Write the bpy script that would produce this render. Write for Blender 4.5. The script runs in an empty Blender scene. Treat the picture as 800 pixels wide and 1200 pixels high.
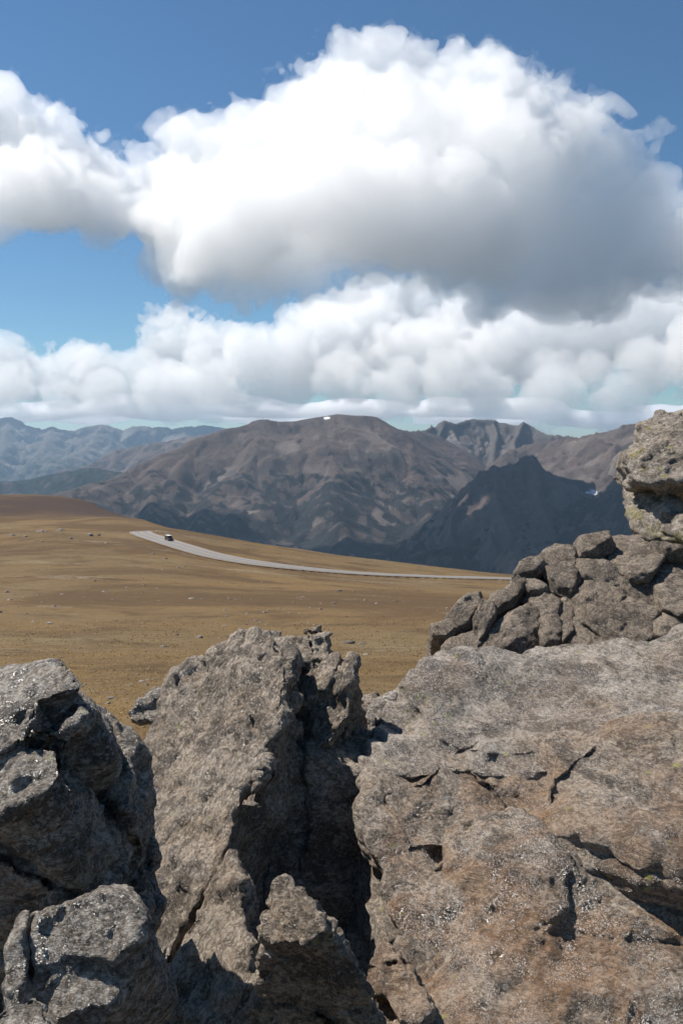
import bpy, bmesh, math, random, time
import numpy as np
from mathutils import Vector, Matrix

T0 = time.time()
SC = bpy.context.scene
COL = SC.collection
random.seed(7)

# ------------------------------------------------------------------ camera, sky, sun, exposure
F, HOR = 933.0, 512.0                       # focal length and horizon row, in pixels of an 800 x 1200 frame
PITCH = math.atan((600 - HOR) / F)
CP, SP = math.cos(PITCH), math.sin(PITCH)
cam = bpy.data.cameras.new('camera')
cam_ob = bpy.data.objects.new('camera', cam)
COL.objects.link(cam_ob)
SC.camera = cam_ob
cam.sensor_fit = 'VERTICAL'
cam.sensor_height = 36
cam.lens = 28
cam.clip_start = 0.05
cam.clip_end = 250000
cam_ob.rotation_euler = (math.pi / 2 - PITCH, 0, 0)

AZ, EL = math.radians(64), math.radians(56)
SUN_DIR = Vector((-math.sin(AZ) * math.cos(EL), math.cos(AZ) * math.cos(EL), math.sin(EL)))
world = bpy.data.worlds.new('World')
SC.world = world
world.use_nodes = True
wt = world.node_tree
sky = wt.nodes.new('ShaderNodeTexSky')
sky.sky_type = 'NISHITA'
sky.sun_disc = False
sky.sun_elevation = EL
sky.sun_rotation = -AZ
sky.altitude = 0
sky.air_density = 1.0
sky.dust_density = 0.0
sky.ozone_density = 6.0
tint = wt.nodes.new('ShaderNodeMix')
tint.data_type = 'RGBA'
tint.blend_type = 'MULTIPLY'
tint.inputs[0].default_value = 1.0
tint.inputs[7].default_value = (.80, .975, 1.0, 1)
wt.links.new(sky.outputs[0], tint.inputs[6])
wt.links.new(tint.outputs[2], wt.nodes['Background'].inputs[0])
wt.nodes['Background'].inputs[1].default_value = 0.070
sun = bpy.data.lights.new('sun', 'SUN')
sun.energy = 5.0
sun.angle = math.radians(0.5)
sun.color = (1.0, 0.94, 0.86)
sun_ob = bpy.data.objects.new('sun', sun)
COL.objects.link(sun_ob)
sun_ob.rotation_euler = (-SUN_DIR).to_track_quat('-Z', 'Y').to_euler()
SC.view_settings.view_transform = 'Standard'
SC.view_settings.look = 'None'
SC.view_settings.exposure = 0.40
SC.view_settings.gamma = 1.0
SC.cycles.use_denoising = True
SC.cycles.max_bounces = 44
SC.cycles.volume_bounces = 40
SC.cycles.diffuse_bounces = 3
SC.cycles.glossy_bounces = 2

# ------------------------------------------------------------------ helpers
def ray(px, py):
    x = (px - 400) / F
    u = (600 - py) / F
    return np.array([x, CP + u * SP, -SP + u * CP])

def at(px, py, d):
    """the point of the place seen at that pixel, d metres ahead"""
    r = ray(px, py)
    return r * (d / r[1])

def on_plane(px, py, p0, n):
    r = ray(px, py)
    n = np.asarray(n, float)
    return r * (np.dot(n, p0) / np.dot(n, r))

def tag(o, label=None, cat=None, group=None, kind=None):
    if label: o['label'] = label
    if cat: o['category'] = cat
    if group: o['group'] = group
    if kind: o['kind'] = kind
    return o

def link(name, data, mat=None, parent=None):
    o = bpy.data.objects.new(name, data)
    COL.objects.link(o)
    if mat is not None and not data.materials:
        data.materials.append(mat)
    if parent is not None:
        o.parent = parent
    return o

def mesh_from(name, V, Q, smooth=True):
    me = bpy.data.meshes.new(name)
    V = np.asarray(V, np.float32)
    Q = np.asarray(Q, np.int32)
    k = Q.shape[1]
    me.vertices.add(len(V))
    me.vertices.foreach_set('co', V.ravel())
    me.loops.add(len(Q) * k)
    me.loops.foreach_set('vertex_index', Q.ravel())
    me.polygons.add(len(Q))
    me.polygons.foreach_set('loop_start', np.arange(0, len(Q) * k, k, dtype=np.int32))
    me.update(calc_edges=True)
    if smooth:
        me.polygons.foreach_set('use_smooth', np.ones(len(Q), bool))
    return me

def attr(me, name, vals):
    a = me.attributes.new(name, 'FLOAT', 'POINT')
    a.data.foreach_set('value', np.asarray(vals, np.float32).ravel())

def grid_quads(nx, ny):
    i = np.arange(nx - 1)[:, None] * ny + np.arange(ny - 1)[None, :]
    return np.stack([i, i + ny, i + ny + 1, i + 1], -1).reshape(-1, 4)

def spline_matrix(n_out, n_lat, off, scale):
    p = off + np.arange(n_out) * scale
    i = np.floor(p).astype(int)
    f = p - i
    M = np.zeros((n_out, n_lat), np.float32)
    w = [(1 - f) ** 3 / 6, (3 * f ** 3 - 6 * f ** 2 + 4) / 6, (-3 * f ** 3 + 3 * f ** 2 + 3 * f + 1) / 6, f ** 3 / 6]
    for k in range(4):
        M[np.arange(n_out), np.clip(i + k, 0, n_lat - 1)] += w[k]
    return M

def grid_noise(shape, cell, rng, stretch=(1, 1, 1)):
    """smooth noise on a grid, features about `cell` grid steps across, roughly -1..1"""
    Ms, L = [], []
    for n, a in zip(shape, stretch):
        s = 1.0 / max(cell * a, 1.0)
        nl = int(n * s) + 6
        L.append(nl)
        Ms.append(spline_matrix(n, nl, rng.random(), s))
    o = rng.standard_normal(L).astype(np.float32)
    o = np.tensordot(Ms[0], o, (1, 0))
    o = np.tensordot(o, Ms[1], (1, 1))
    if len(Ms) == 2:
        return o * 1.8
    o = np.tensordot(o, Ms[2], (1, 1))
    return o * 2.2

def pnoise(x, y, z=0.0, seed=0):
    """gradient noise at any points, about -0.7..0.7"""
    x, y, z = np.broadcast_arrays(np.asarray(x, float), np.asarray(y, float), np.asarray(z, float))
    xi, yi, zi = (np.floor(v).astype(np.int64) for v in (x, y, z))
    xf, yf, zf = x - xi, y - yi, z - zi
    fade = lambda t: t * t * t * (t * (t * 6 - 15) + 10)
    u, v, w = fade(xf), fade(yf), fade(zf)
    out = 0
    for a in (0, 1):
        for b in (0, 1):
            for c in (0, 1):
                h = ((xi + a) * 374761393 + (yi + b) * 668265263 + (zi + c) * 2147483647 + seed * 974634777) & 0xffffffff
                h = ((h ^ (h >> 13)) * 1274126177) & 0xffffffff
                h = h ^ (h >> 16)
                g = ((h & 255) / 127.5 - 1) * (xf - a) + (((h >> 8) & 255) / 127.5 - 1) * (yf - b) + (((h >> 16) & 255) / 127.5 - 1) * (zf - c)
                out = out + g * (u if a else 1 - u) * (v if b else 1 - v) * (w if c else 1 - w)
    return out

def surface_nets(f, origin, cell):
    """turn the zero surface of a sampled distance field into quads"""
    s = f < 0
    nx, ny, nz = f.shape
    c = np.zeros((nx - 1, ny - 1, nz - 1), np.int8)
    corners = [(a, b, d) for a in (0, 1) for b in (0, 1) for d in (0, 1)]
    for a, b, d in corners:
        c += s[a:nx - 1 + a, b:ny - 1 + b, d:nz - 1 + d]
    act = (c > 0) & (c < 8)
    I = np.argwhere(act)
    N = len(I)
    idx = -np.ones(act.shape, np.int32)
    idx[act] = np.arange(N)
    acc = np.zeros((N, 3), np.float32)
    cnt = np.zeros(N, np.float32)
    vals = {k: f[I[:, 0] + k[0], I[:, 1] + k[1], I[:, 2] + k[2]] for k in corners}
    for k in corners:
        for ax in range(3):
            if k[ax] == 0:
                k2 = list(k)
                k2[ax] = 1
                v0, v1 = vals[k], vals[tuple(k2)]
                m = (v0 < 0) != (v1 < 0)
                t = np.where(m, v0 / np.where(m, v0 - v1, 1), 0)
                p = np.repeat(np.array(k, np.float32)[None], N, 0)
                p[:, ax] += t
                acc[m] += p[m]
                cnt[m] += 1
    V = (I + acc / cnt[:, None]) * cell + origin
    out = []
    for ax in range(3):
        s0, s1 = [slice(None)] * 3, [slice(None)] * 3
        s0[ax], s1[ax] = slice(0, -1), slice(1, None)
        E = np.argwhere(s[tuple(s0)] != s[tuple(s1)])
        o1, o2 = [(1, 2), (2, 0), (0, 1)][ax]
        ok = (E[:, o1] > 0) & (E[:, o2] > 0) & (E[:, o1] < f.shape[o1] - 1) & (E[:, o2] < f.shape[o2] - 1)
        E = E[ok]
        def pick(d1, d2):
            P = E.copy()
            P[:, o1] -= d1
            P[:, o2] -= d2
            return idx[P[:, 0], P[:, 1], P[:, 2]]
        q = np.stack([pick(1, 1), pick(0, 1), pick(0, 0), pick(1, 0)], 1)
        flip = ~s[tuple(E.T)]
        q[flip] = q[flip][:, ::-1]
        out.append(q)
    return V.astype(np.float32), np.concatenate(out)

class Nodes:
    """a small shorthand for building node trees"""
    def __init__(self, name):
        self.m = bpy.data.materials.new(name)
        self.m.use_nodes = True
        self.t = self.m.node_tree
        for n in list(self.t.nodes):
            if n.type != 'OUTPUT_MATERIAL':
                self.t.nodes.remove(n)
        self.out = [n for n in self.t.nodes if n.type == 'OUTPUT_MATERIAL'][0]
    def n(self, typ, ins=None, **props):
        nd = self.t.nodes.new('ShaderNode' + typ)
        for k, v in props.items():
            setattr(nd, k, v)
        for k, v in (ins or {}).items():
            self.set(nd.inputs[k], v)
        return nd
    def set(self, sock, v):
        if hasattr(v, 'is_output') or isinstance(v, bpy.types.NodeSocket):
            self.t.links.new(v, sock)
        elif isinstance(v, bpy.types.Node):
            self.t.links.new(v.outputs[0], sock)
        else:
            if isinstance(v, (tuple, list)) and len(v) == 3 and sock.type == 'RGBA':
                v = (*v, 1)
            sock.default_value = v
    def noise(self, vec, scale, detail=4, rough=0.55, dist=0.0):
        return self.n('TexNoise', {'Vector': vec, 'Scale': scale, 'Detail': detail, 'Roughness': rough, 'Distortion': dist}).outputs[0]
    def ramp(self, fac, lo, hi, a=0.0, b=1.0):
        return self.n('MapRange', {0: fac, 1: lo, 2: hi, 3: a, 4: b}, interpolation_type='SMOOTHSTEP').outputs[0]
    def mix(self, fac, a, b, blend='MIX'):
        nd = self.n('Mix', data_type='RGBA', blend_type=blend)
        self.set(nd.inputs[0], fac)
        self.set(nd.inputs[6], a)
        self.set(nd.inputs[7], b)
        return nd.outputs[2]
    def math(self, op, a, b=0.0):
        nd = self.n('Math', operation=op)
        self.set(nd.inputs[0], a)
        self.set(nd.inputs[1], b)
        return nd.outputs[0]
    def coord(self, what='Object'):
        return self.n('TexCoord').outputs[what]
    def scaled(self, vec, s, rot=(0, 0, 0)):
        return self.n('Mapping', {'Vector': vec, 'Scale': s, 'Rotation': rot}).outputs[0]
    def attr(self, name):
        return self.n('Attribute', attribute_name=name).outputs['Fac']
HAZE = 2.3e-5
# ------------------------------------------------------------------ ground: one sheet, the tundra plateau falling into the canyon
CTRL = [  # (column, row, metres ahead) of points of the tundra read off the photograph
    (-300, 850, 20), (0, 845, 20), (160, 838, 20), (400, 832, 22), (600, 815, 24), (800, 800, 26), (1100, 800, 28),
    (-300, 775, 40), (0, 770, 42), (200, 770, 42), (400, 768, 44), (600, 756, 50), (800, 745, 55),
    (-300, 715, 85), (0, 712, 88), (200, 712, 92), (400, 710, 95), (600, 712, 100), (900, 715, 110),
    (-300, 672, 140), (0, 668, 150), (150, 668, 150), (300, 683, 150), (450, 692, 150), (600, 697, 160),
    (-300, 640, 200), (0, 641, 205), (60, 626, 225), (110, 633, 230), (175, 631, 235), (200, 636, 228), (250, 652, 212), (300, 660, 206), (350, 666, 206), (400, 671, 210), (450, 674, 218), (520, 677, 235), (600, 679, 262), (800, 690, 300),
    (200, 620, 285), (250, 629, 280), (300, 638, 275), (360, 647, 272), (400, 653, 272), (440, 657, 275), (500, 664, 285), (545, 669, 297), (590, 673, 315), (700, 682, 350),
    (-300, 612, 330), (0, 613, 350), (70, 611, 360), (120, 606, 370), (150, 608, 340), (175, 615, 310),
    (-300, 590, 560), (-100, 585, 600), (0, 582, 620), (55, 581, 630), (95, 585, 620), (125, 596, 590), (148, 604, 560),
]
CREST = [(-1500, 640), (-300, 640), (0, 650), (60, 650), (100, 640), (130, 560), (150, 440), (175, 330), (200, 292), (300, 280), (400, 277), (500, 290), (600, 322), (800, 370), (1500, 420)]

def polar(x, y):
    return np.stack([np.arctan2(x, y) * 1.6, np.log(np.hypot(x, y))], -1)

_c = np.array([at(*c) for c in CTRL])
_extra = []
for a in np.linspace(-math.pi, math.pi, 25)[:-1]:
    for r, z in ((1.0, -2.7), (3, -2.9), (6, -3.6), (12, -5.6)):
        _extra.append((r * math.sin(a), r * math.cos(a), z))
    if abs(a) > 1.0:
        for r, z in ((40, -10), (150, -24), (600, -50)):
            _extra.append((r * math.sin(a), r * math.cos(a), z))
_c = np.concatenate([_c, np.array(_extra)])
_P = polar(_c[:, 0], _c[:, 1])
def _rbf(a, b):
    d = np.sqrt(((a[:, None] - b[None]) ** 2).sum(-1) + 1e-9)
    return d * d * np.log(d + 1e-9) * 0.15 + d
_zn = _c[:, 2] / np.hypot(_c[:, 0], _c[:, 1]) ** 0.75
_A = _rbf(_P, _P) + np.eye(len(_P)) * 0.004
_W = np.linalg.solve(_A, _zn - _zn.mean())
_cx = np.array([math.atan((c[0] - 400) / F) for c in CREST])
_cr = np.array([c[1] for c in CREST], float)

def ground_z(x, y):
    x = np.asarray(x, float)
    y = np.asarray(y, float)
    sh = x.shape
    x, y = x.ravel(), y.ravel()
    r = np.hypot(x, y)
    az = np.arctan2(x, y)
    rc = np.interp(az, _cx, _cr) / np.maximum(np.cos(np.clip(az, -.8, .8)), .5)
    re = np.clip(r, 0.8, rc * 1.02)
    P = np.stack([az * 1.6, np.log(re)], -1)
    z = np.empty(len(x))
    for i in range(0, len(x), 20000):
        z[i:i + 20000] = (_rbf(P[i:i + 20000], _P) @ _W + _zn.mean()) * re[i:i + 20000] ** 0.75
    e = np.maximum(r - rc, 0)
    z = z - (np.sqrt(e * e + 40 ** 2) - 40) * 0.62
    amp = np.clip((r - 10) / 60, 0, 1)
    z += amp * (0.35 * pnoise(x / 22, y / 22) + 0.16 * pnoise(x / 7, y / 7, 3.3) + 0.07 * pnoise(x / 2.2, y / 2.2, 5.1)) * np.where(r > 150, .6, 1)
    far = np.clip((e - 100) / 500, 0, 1)
    z += far * 60 * pnoise(x / 420, y / 420, 1.7)
    return np.maximum(z, -950 + 12 * pnoise(x / 900, y / 900, 8)).reshape(sh)

ROADPX = [(165, 622.8, 262), (165, 625.0, 254), (172, 627.2, 247), (181, 630.0, 239), (200, 636.5, 228), (225, 645, 219), (250, 651.5, 212), (275, 656, 208.5), (300, 660, 206), (325, 663.3, 205.5), (350, 666, 206), (400, 671, 210), (450, 674, 218), (520, 677, 235), (600, 679, 262), (700, 683, 285), (800, 690, 300)]
_rp = np.array([at(*p)[:2] for p in ROADPX])
def resample(P, step):
    s = np.r_[0, np.cumsum(np.hypot(*np.diff(P, axis=0).T))]
    t = np.arange(0, s[-1], step)
    return np.stack([np.interp(t, s, P[:, k]) for k in range(P.shape[1])], 1)
road_line = resample(_rp, 0.5)
for _ in range(200):
    road_line[1:-1] = (road_line[:-2] + 2 * road_line[1:-1] + road_line[2:]) / 4
road_h = ground_z(road_line[:, 0], road_line[:, 1])
for _ in range(600):
    road_h[1:-1] = (road_h[:-2] + 2 * road_h[1:-1] + road_h[2:]) / 4
road_h += 0.25

def ground_with_road(x, y):
    z = ground_z(x, y)
    x_, y_ = np.ravel(x), np.ravel(y)
    zf = z.ravel().copy()
    near = (np.hypot(x_, y_) > 150) & (np.hypot(x_, y_) < 420) & (y_ > 50)
    ii = np.where(near)[0]
    for k in range(0, len(ii), 6000):
        j = ii[k:k + 6000]
        d = (x_[j, None] - road_line[None, ::4, 0]) ** 2 + (y_[j, None] - road_line[None, ::4, 1]) ** 2
        m = d.argmin(1)
        dm = np.sqrt(d[np.arange(len(j)), m])
        m = m * 4
        w = 1 - np.clip((dm - 6.0) / 9.0, 0, 1)
        w = w * w * (3 - 2 * w)
        zf[j] = zf[j] * (1 - w) + (road_h[m] - 0.22) * w
    return zf.reshape(z.shape)

az = np.concatenate([np.linspace(-math.pi, -0.62, 40)[:-1], np.linspace(-0.62, 0.62, 350), np.linspace(0.62, math.pi, 40)[1:]])
rr = np.concatenate([np.geomspace(0.5, 12, 30)[:-1], np.geomspace(12, 420, 250)[:-1], np.geomspace(420, 29000, 60)])
AZg, RRg = np.meshgrid(az, rr, indexing='ij')
gx, gy = RRg * np.sin(AZg), RRg * np.cos(AZg)
gz = ground_with_road(gx, gy)
ground_me = mesh_from('ground', np.stack([gx, gy, gz], -1).reshape(-1, 3), grid_quads(len(az), len(rr))[:, ::-1])
# cloud shadow painted dark on the knoll at the far left, bare brown soil elsewhere
cloud_shade = np.clip(1 - ((gx + 265) / 150) ** 2 - ((gy - 560) / 150) ** 2, 0, 1)
attr(ground_me, 'cloud_shade', np.where((RRg > 395), 1, 0) * np.clip((RRg - 395) / 40, 0, 1))

G = Nodes('tundra')
c = G.coord()
patch = G.noise(G.scaled(c, (1, 1.6, 1)), 0.022, 5, .62)
patch2 = G.noise(G.scaled(c, (.9, 1.2, 1)), 0.09, 6, .68, .4)
fine = G.noise(G.scaled(c, (1, 1.3, 1)), .9, 7, .8)
fine2 = G.noise(c, 7, 3, .7)
col = G.mix(G.ramp(patch, .36, .66), (0.1709, 0.1105, 0.0487), (0.146, 0.1024, 0.0529))
big = G.noise(G.scaled(c, (1, 1.15, 1)), .016, 6, .66, .6)
col = G.mix(G.ramp(big, .46, .57, 0, .95), col, (0.1007, 0.0628, 0.0306))
col = G.mix(G.ramp(big, .34, .43, .6, 0), col, (0.1919, 0.1469, 0.0763))
col = G.mix(G.ramp(patch2, .47, .70), col, (0.0877, 0.0552, 0.0287))
col = G.mix(G.math('MULTIPLY', G.ramp(G.noise(G.scaled(c, (.6, 1.5, 1)), .05, 6, .7), .56, .68), G.ramp(fine, .42, .6)), col, (0.2218, 0.1907, 0.1377))
col = G.mix(G.ramp(fine, .36, .52, .45, 0), col, (0.0555, 0.0341, 0.0159))
col = G.mix(G.ramp(fine, .58, .72, 0, .6), col, (0.2402, 0.1757, 0.09))
col = G.mix(G.ramp(fine2, .55, .8, 0, .4), col, (0.0786, 0.0552, 0.0265))
shade_fac = G.math('MULTIPLY', G.attr('cloud_shade'), G.ramp(G.noise(G.scaled(c, (1, .5, 1)), .012, 4), .30, .50))
col = G.mix(shade_fac, col, (.055, .036, .027))  # painted cloud shadow: darkens the ground colour of the far knoll
sep = G.n('SeparateXYZ', {0: c})
deep = G.ramp(sep.outputs[2], -70, -160)
col = G.mix(deep, col, G.mix(G.ramp(G.noise(c, .05, 6, .7), .42, .6), (0.0202, 0.0307, 0.0208), (0.0672, 0.0649, 0.052)))
bmp = G.n('Bump', {'Strength': .55, 'Distance': .3, 'Height': G.math('ADD', fine, G.math('MULTIPLY', fine2, .35))})
bs = G.n('BsdfPrincipled', {'Base Color': col, 'Roughness': .95, 'Normal': bmp, 'Specular IOR Level': .15})
G.set(G.out.inputs[0], bs)
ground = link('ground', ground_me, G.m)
tag(ground, kind='structure')

# ------------------------------------------------------------------ road over the tundra
def ribbon(line, h, left, right, lift):
    t = np.gradient(line, axis=0)
    t /= np.linalg.norm(t, axis=1)[:, None]
    nrm = np.stack([-t[:, 1], t[:, 0]], 1)
    a = line + nrm * left
    b = line + nrm * right
    V = np.concatenate([np.c_[a, h + lift], np.c_[b, h + lift]])
    n = len(line)
    i = np.arange(n - 1)
    return V, np.stack([i, i + n, i + n + 1, i + 1], 1)
RD = Nodes('asphalt')
c = RD.coord()
col = RD.mix(RD.noise(c, .25, 4, .6), (.155, .148, .148), (.205, .197, .195))
col = RD.mix(RD.ramp(RD.noise(c, 3, 4, .7), .5, .7, 0, .35), col, (.12, .115, .11))
RD.set(RD.out.inputs[0], RD.n('BsdfPrincipled', {'Base Color': col, 'Roughness': .85}))
V, Q = ribbon(road_line, road_h, 2.6, -2.6, 0.0)
road = link('road', mesh_from('road', V, Q), RD.m)
tag(road, kind='structure')
SH = Nodes('road_gravel')
c = SH.coord()
SH.set(SH.out.inputs[0], SH.n('BsdfPrincipled', {'Base Color': SH.mix(SH.noise(c, 1.2, 5, .7), (.19, .145, .095), (.26, .21, .16)), 'Roughness': .95}))
V, Q = ribbon(road_line, road_h, 3.6, -3.6, -0.05)
tag(link('road_shoulder', mesh_from('road_shoulder', V, Q), SH.m), kind='structure')
PM = Nodes('road_paint_yellow')
PM.set(PM.out.inputs[0], PM.n('BsdfPrincipled', {'Base Color': (.55, .36, .05), 'Roughness': .7}))
PW = Nodes('road_paint_white')
PW.set(PW.out.inputs[0], PW.n('BsdfPrincipled', {'Base Color': (.40, .40, .39), 'Roughness': .7}))
for nm, off, m in (('road_centre_line', .0, PM.m), ('road_edge_line', 2.35, PW.m), ('road_edge_line', -2.35, PW.m)):
    V, Q = ribbon(road_line, road_h, off + .08, off - .08, .006)
    tag(link(nm, mesh_from(nm, V, Q), m, road))

# ------------------------------------------------------------------ mountains
def polyline(px):
    return np.array([at(a, b, d * 1000) for a, b, d in px])

def mountain(name, ridges, cell, seed, slope=.62, cap=.25, capw=160, gully=55, rough=40, tree=-330, ylim=None, xpad=1100, ypad=2000, cliff=0.0, snow=()):
    lines = [polyline(r) for r in ridges]
    allp = np.concatenate(lines)
    x0, x1 = allp[:, 0].min() - xpad, allp[:, 0].max() + xpad
    y0, y1 = allp[:, 1].min() - ypad, allp[:, 1].max() + 900
    nx, ny = int((x1 - x0) / cell), int((y1 - y0) / cell)
    rng = np.random.default_rng(seed)
    X, Y = np.meshgrid(x0 + np.arange(nx) * cell, y0 + np.arange(ny) * cell, indexing='ij')
    warp = 0.18 * capw + 45
    Xw = X + warp * grid_noise((nx, ny), 420 / cell, rng) + .35 * warp * grid_noise((nx, ny), 150 / cell, rng)
    Yw = Y + warp * grid_noise((nx, ny), 420 / cell, rng) + .35 * warp * grid_noise((nx, ny), 150 / cell, rng)
    best = np.full((nx, ny), -1e9)
    bt = np.zeros((nx, ny))
    bd = np.zeros((nx, ny))
    for li, L in enumerate(lines):
        s = 0.0
        for a, b in zip(L[:-1], L[1:]):
            ab = b[:2] - a[:2]
            ln = np.hypot(*ab)
            for (XX, YY), keep in (((Xw, Yw), None),):
                t = np.clip(((XX - a[0]) * ab[0] + (YY - a[1]) * ab[1]) / (ln * ln), 0, 1)
                d = np.hypot(XX - a[0] - t * ab[0], YY - a[1] - t * ab[1])
            d0 = np.hypot(X - a[0] - t * ab[0], Y - a[1] - t * ab[1])
            dd = np.minimum(d, d0 * 1.6 + 0.0)
            fall = slope * (np.sqrt(dd * dd + capw * capw) - capw) + cap * np.minimum(dd, capw) 
            fall += cliff * np.clip(dd / 60, 0, 1)
            h = a[2] + (b[2] - a[2]) * t - fall
            m = h > best
            best[m] = h[m]
            bt[m] = (s + t * ln)[m] + li * 7777
            bd[m] = dd[m]
            s += ln
    ramp = np.clip(bd / 420, 0, 1)
    g1 = pnoise(bt / 210 + .35 * pnoise(X / 260, Y / 260, 2), bd / 1500, seed * 1.37)
    g2 = pnoise(bt / 85 + .35 * pnoise(X / 120, Y / 120, 4), bd / 700, seed * 2.11)
    g3 = pnoise(bt / 38, bd / 320, seed * 3.3)
    gul = -np.abs(g1) * 2.2 + .5 + .7 * (-np.abs(g2) * 2.2 + .5) + .45 * (-np.abs(g3) * 2.2 + .5)
    Z = best + ramp * gully * gul
    for k, (sz, am) in enumerate(((330, 1.), (160, .75), (80, .55), (40, .42), (22, .28))):
        if sz > cell * 1.5:
            Z += np.clip(bd / (sz * .8), .12, 1) * rough * am * (.5 - np.abs(grid_noise((nx, ny), sz / cell, rng)))
    low = np.clip((tree - Z) / 170 + .35 * grid_noise((nx, ny), 260 / cell, rng) + .4 * grid_noise((nx, ny), 80 / cell, rng) + .6 * grid_noise((nx, ny), 30 / cell, rng) + .4 * g2, 0, 1)
    gz_ = np.gradient(Z, cell)
    st = np.hypot(*gz_)
    veg = low * np.clip(1.55 - st * .75, .1, 1)
    veg = np.clip(veg + .5 * low * grid_noise((nx, ny), 45 / cell, rng), 0, 1)
    scree = np.clip((-(g1 + .55 * g2) - .02) * 3.6, 0, 1) * np.clip(bd / 250, 0, 1) * np.clip(.7 + grid_noise((nx, ny), 300 / cell, rng), 0, 1)
    streak = np.clip(1 - np.abs(g2 + .25 * g3) / .09, 0, 1) * np.clip(grid_noise((nx, ny), 350 / cell, rng) * 1.2 + .25, 0, 1) * np.clip((bd - 200) / 200, 0, 1)
    scree = np.maximum(scree, streak)
    veg *= 1 - .8 * np.clip(streak * 1.4, 0, 1)
    white = np.zeros((nx, ny))
    u = F * (CP * (Z / Y) + SP) / (CP - SP * (Z / Y))
    for px, py, rx, ry in snow:
        e = ((X / Y * F / (CP - SP * (Z / Y)) + 400 - px) / rx) ** 2 + ((600 - u - py) / ry) ** 2
        white = np.maximum(white, np.clip(1.6 - e - .5 * grid_noise((nx, ny), 40 / cell, rng), 0, 1))
    Z = np.maximum(Z, -956)
    Qm = grid_quads(nx, ny)
    Qm = Qm[Z.ravel()[Qm].max(1) > -952]                  # what would lie under the valley floor is left out
    used = np.unique(Qm)
    remap = np.zeros(nx * ny, np.int64)
    remap[used] = np.arange(len(used))
    me = mesh_from(name, np.stack([X, Y, Z], -1).reshape(-1, 3)[used], remap[Qm])
    veg, scree, white, st = (v.ravel()[used] for v in (veg, scree, white, st))
    attr(me, 'forest', veg)
    attr(me, 'scree', scree)
    attr(me, 'snow', white)
    attr(me, 'steep', np.clip((st - .75) / .7, 0, 1))
    return me, (X, Y, Z, veg)

def mountain_material(name, upper, upper2, scree, forest, cliff):
    M = Nodes(name)
    c = M.coord()
    big = M.noise(c, .0028, 5, .6)
    mid = M.noise(c, .012, 5, .7)
    fin = M.noise(c, .035, 6, .82)
    col = M.mix(M.ramp(big, .38, .62), upper, upper2)
    col = M.mix(M.ramp(mid, .40, .66, 0, .5), col, tuple(v * .55 for v in upper2))
    col = M.mix(M.ramp(fin, .46, .62, 0, .6), col, tuple(v * .5 for v in upper2))
    col = M.mix(M.ramp(fin, .30, .42, .5, 0), col, tuple(v * 1.35 for v in scree))
    col = M.mix(M.math('MULTIPLY', M.attr('steep'), M.ramp(mid, .35, .6, .4, .9)), col, cliff)
    col = M.mix(M.math('MULTIPLY', M.attr('scree'), M.ramp(fin, .3, .6, .35, .85)), col, scree)
    fo = M.math('ADD', M.attr('forest'), M.math('MULTIPLY', M.math('SUBTRACT', fin, .5), 2.6))
    col = M.mix(M.ramp(fo, .35, .6), col, M.mix(M.ramp(fin, .4, .65), forest, tuple(v * 1.9 for v in forest)))
    col = M.mix(M.ramp(M.attr('snow'), .35, .6), col, (.8, .82, .85))
    b = M.n('Bump', {'Strength': 1.0, 'Distance': 16.0, 'Height': M.math('ADD', mid, M.math('MULTIPLY', fin, .6))})
    M.set(M.out.inputs[0], M.n('BsdfPrincipled', {'Base Color': col, 'Roughness': .95, 'Specular IOR Level': .1, 'Normal': b}))
    return M.m

MT_BROWN = mountain_material('mountain_tundra', (0.110, 0.082, 0.070), (0.092, 0.071, 0.061), (0.215, 0.18, 0.155), (0.018, 0.0185, 0.0185), (0.0805, 0.0667, 0.0609))
MT_GREY = mountain_material('mountain_granite', (0.1092, 0.0931, 0.0816), (0.115, 0.0978, 0.0851), (0.2415, 0.2185, 0.1955), (0.0207, 0.0276, 0.0196), (0.115, 0.1035, 0.0978))
MT_DARK = mountain_material('mountain_dark_rock', (0.0759, 0.0575, 0.0517), (0.0633, 0.0506, 0.0471), (0.1092, 0.092, 0.0805), (0.0115, 0.0161, 0.0126), (0.0598, 0.0506, 0.0471))

MT_BUTTE = mountain_material('butte_rock', (.14, .102, .090), (.115, .088, .080), (.17, .14, .125), (.014, .017, .015), (.10, .082, .076))
RIDGES = []
M1 = [[(40, 596, 5.9), (100, 574, 6.3), (150, 560, 6.7), (180, 548, 6.9), (215, 528, 7.2), (240, 512, 7.5), (265, 503, 7.6), (300, 496, 7.8), (313, 491, 7.8), (330, 494, 7.85), (345, 493, 7.9), (370, 489, 8.0), (400, 485, 8.1), (430, 488, 8.2), (450, 497, 8.3), (475, 504, 8.6), (500, 507, 9.0)],
      [(313, 491, 7.8), (300, 520, 7.3), (285, 560, 6.7), (270, 610, 6.0), (262, 655, 5.4)],
      [(385, 488, 8.0), (372, 520, 7.5), (385, 560, 6.9), (400, 610, 6.1), (400, 655, 5.5)],
      [(440, 492, 8.2), (455, 520, 7.8), (480, 555, 7.2), (505, 595, 6.6), (500, 650, 5.8)],
      [(230, 520, 7.4), (200, 560, 6.6), (180, 600, 6.0), (170, 640, 5.4)]]
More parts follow.
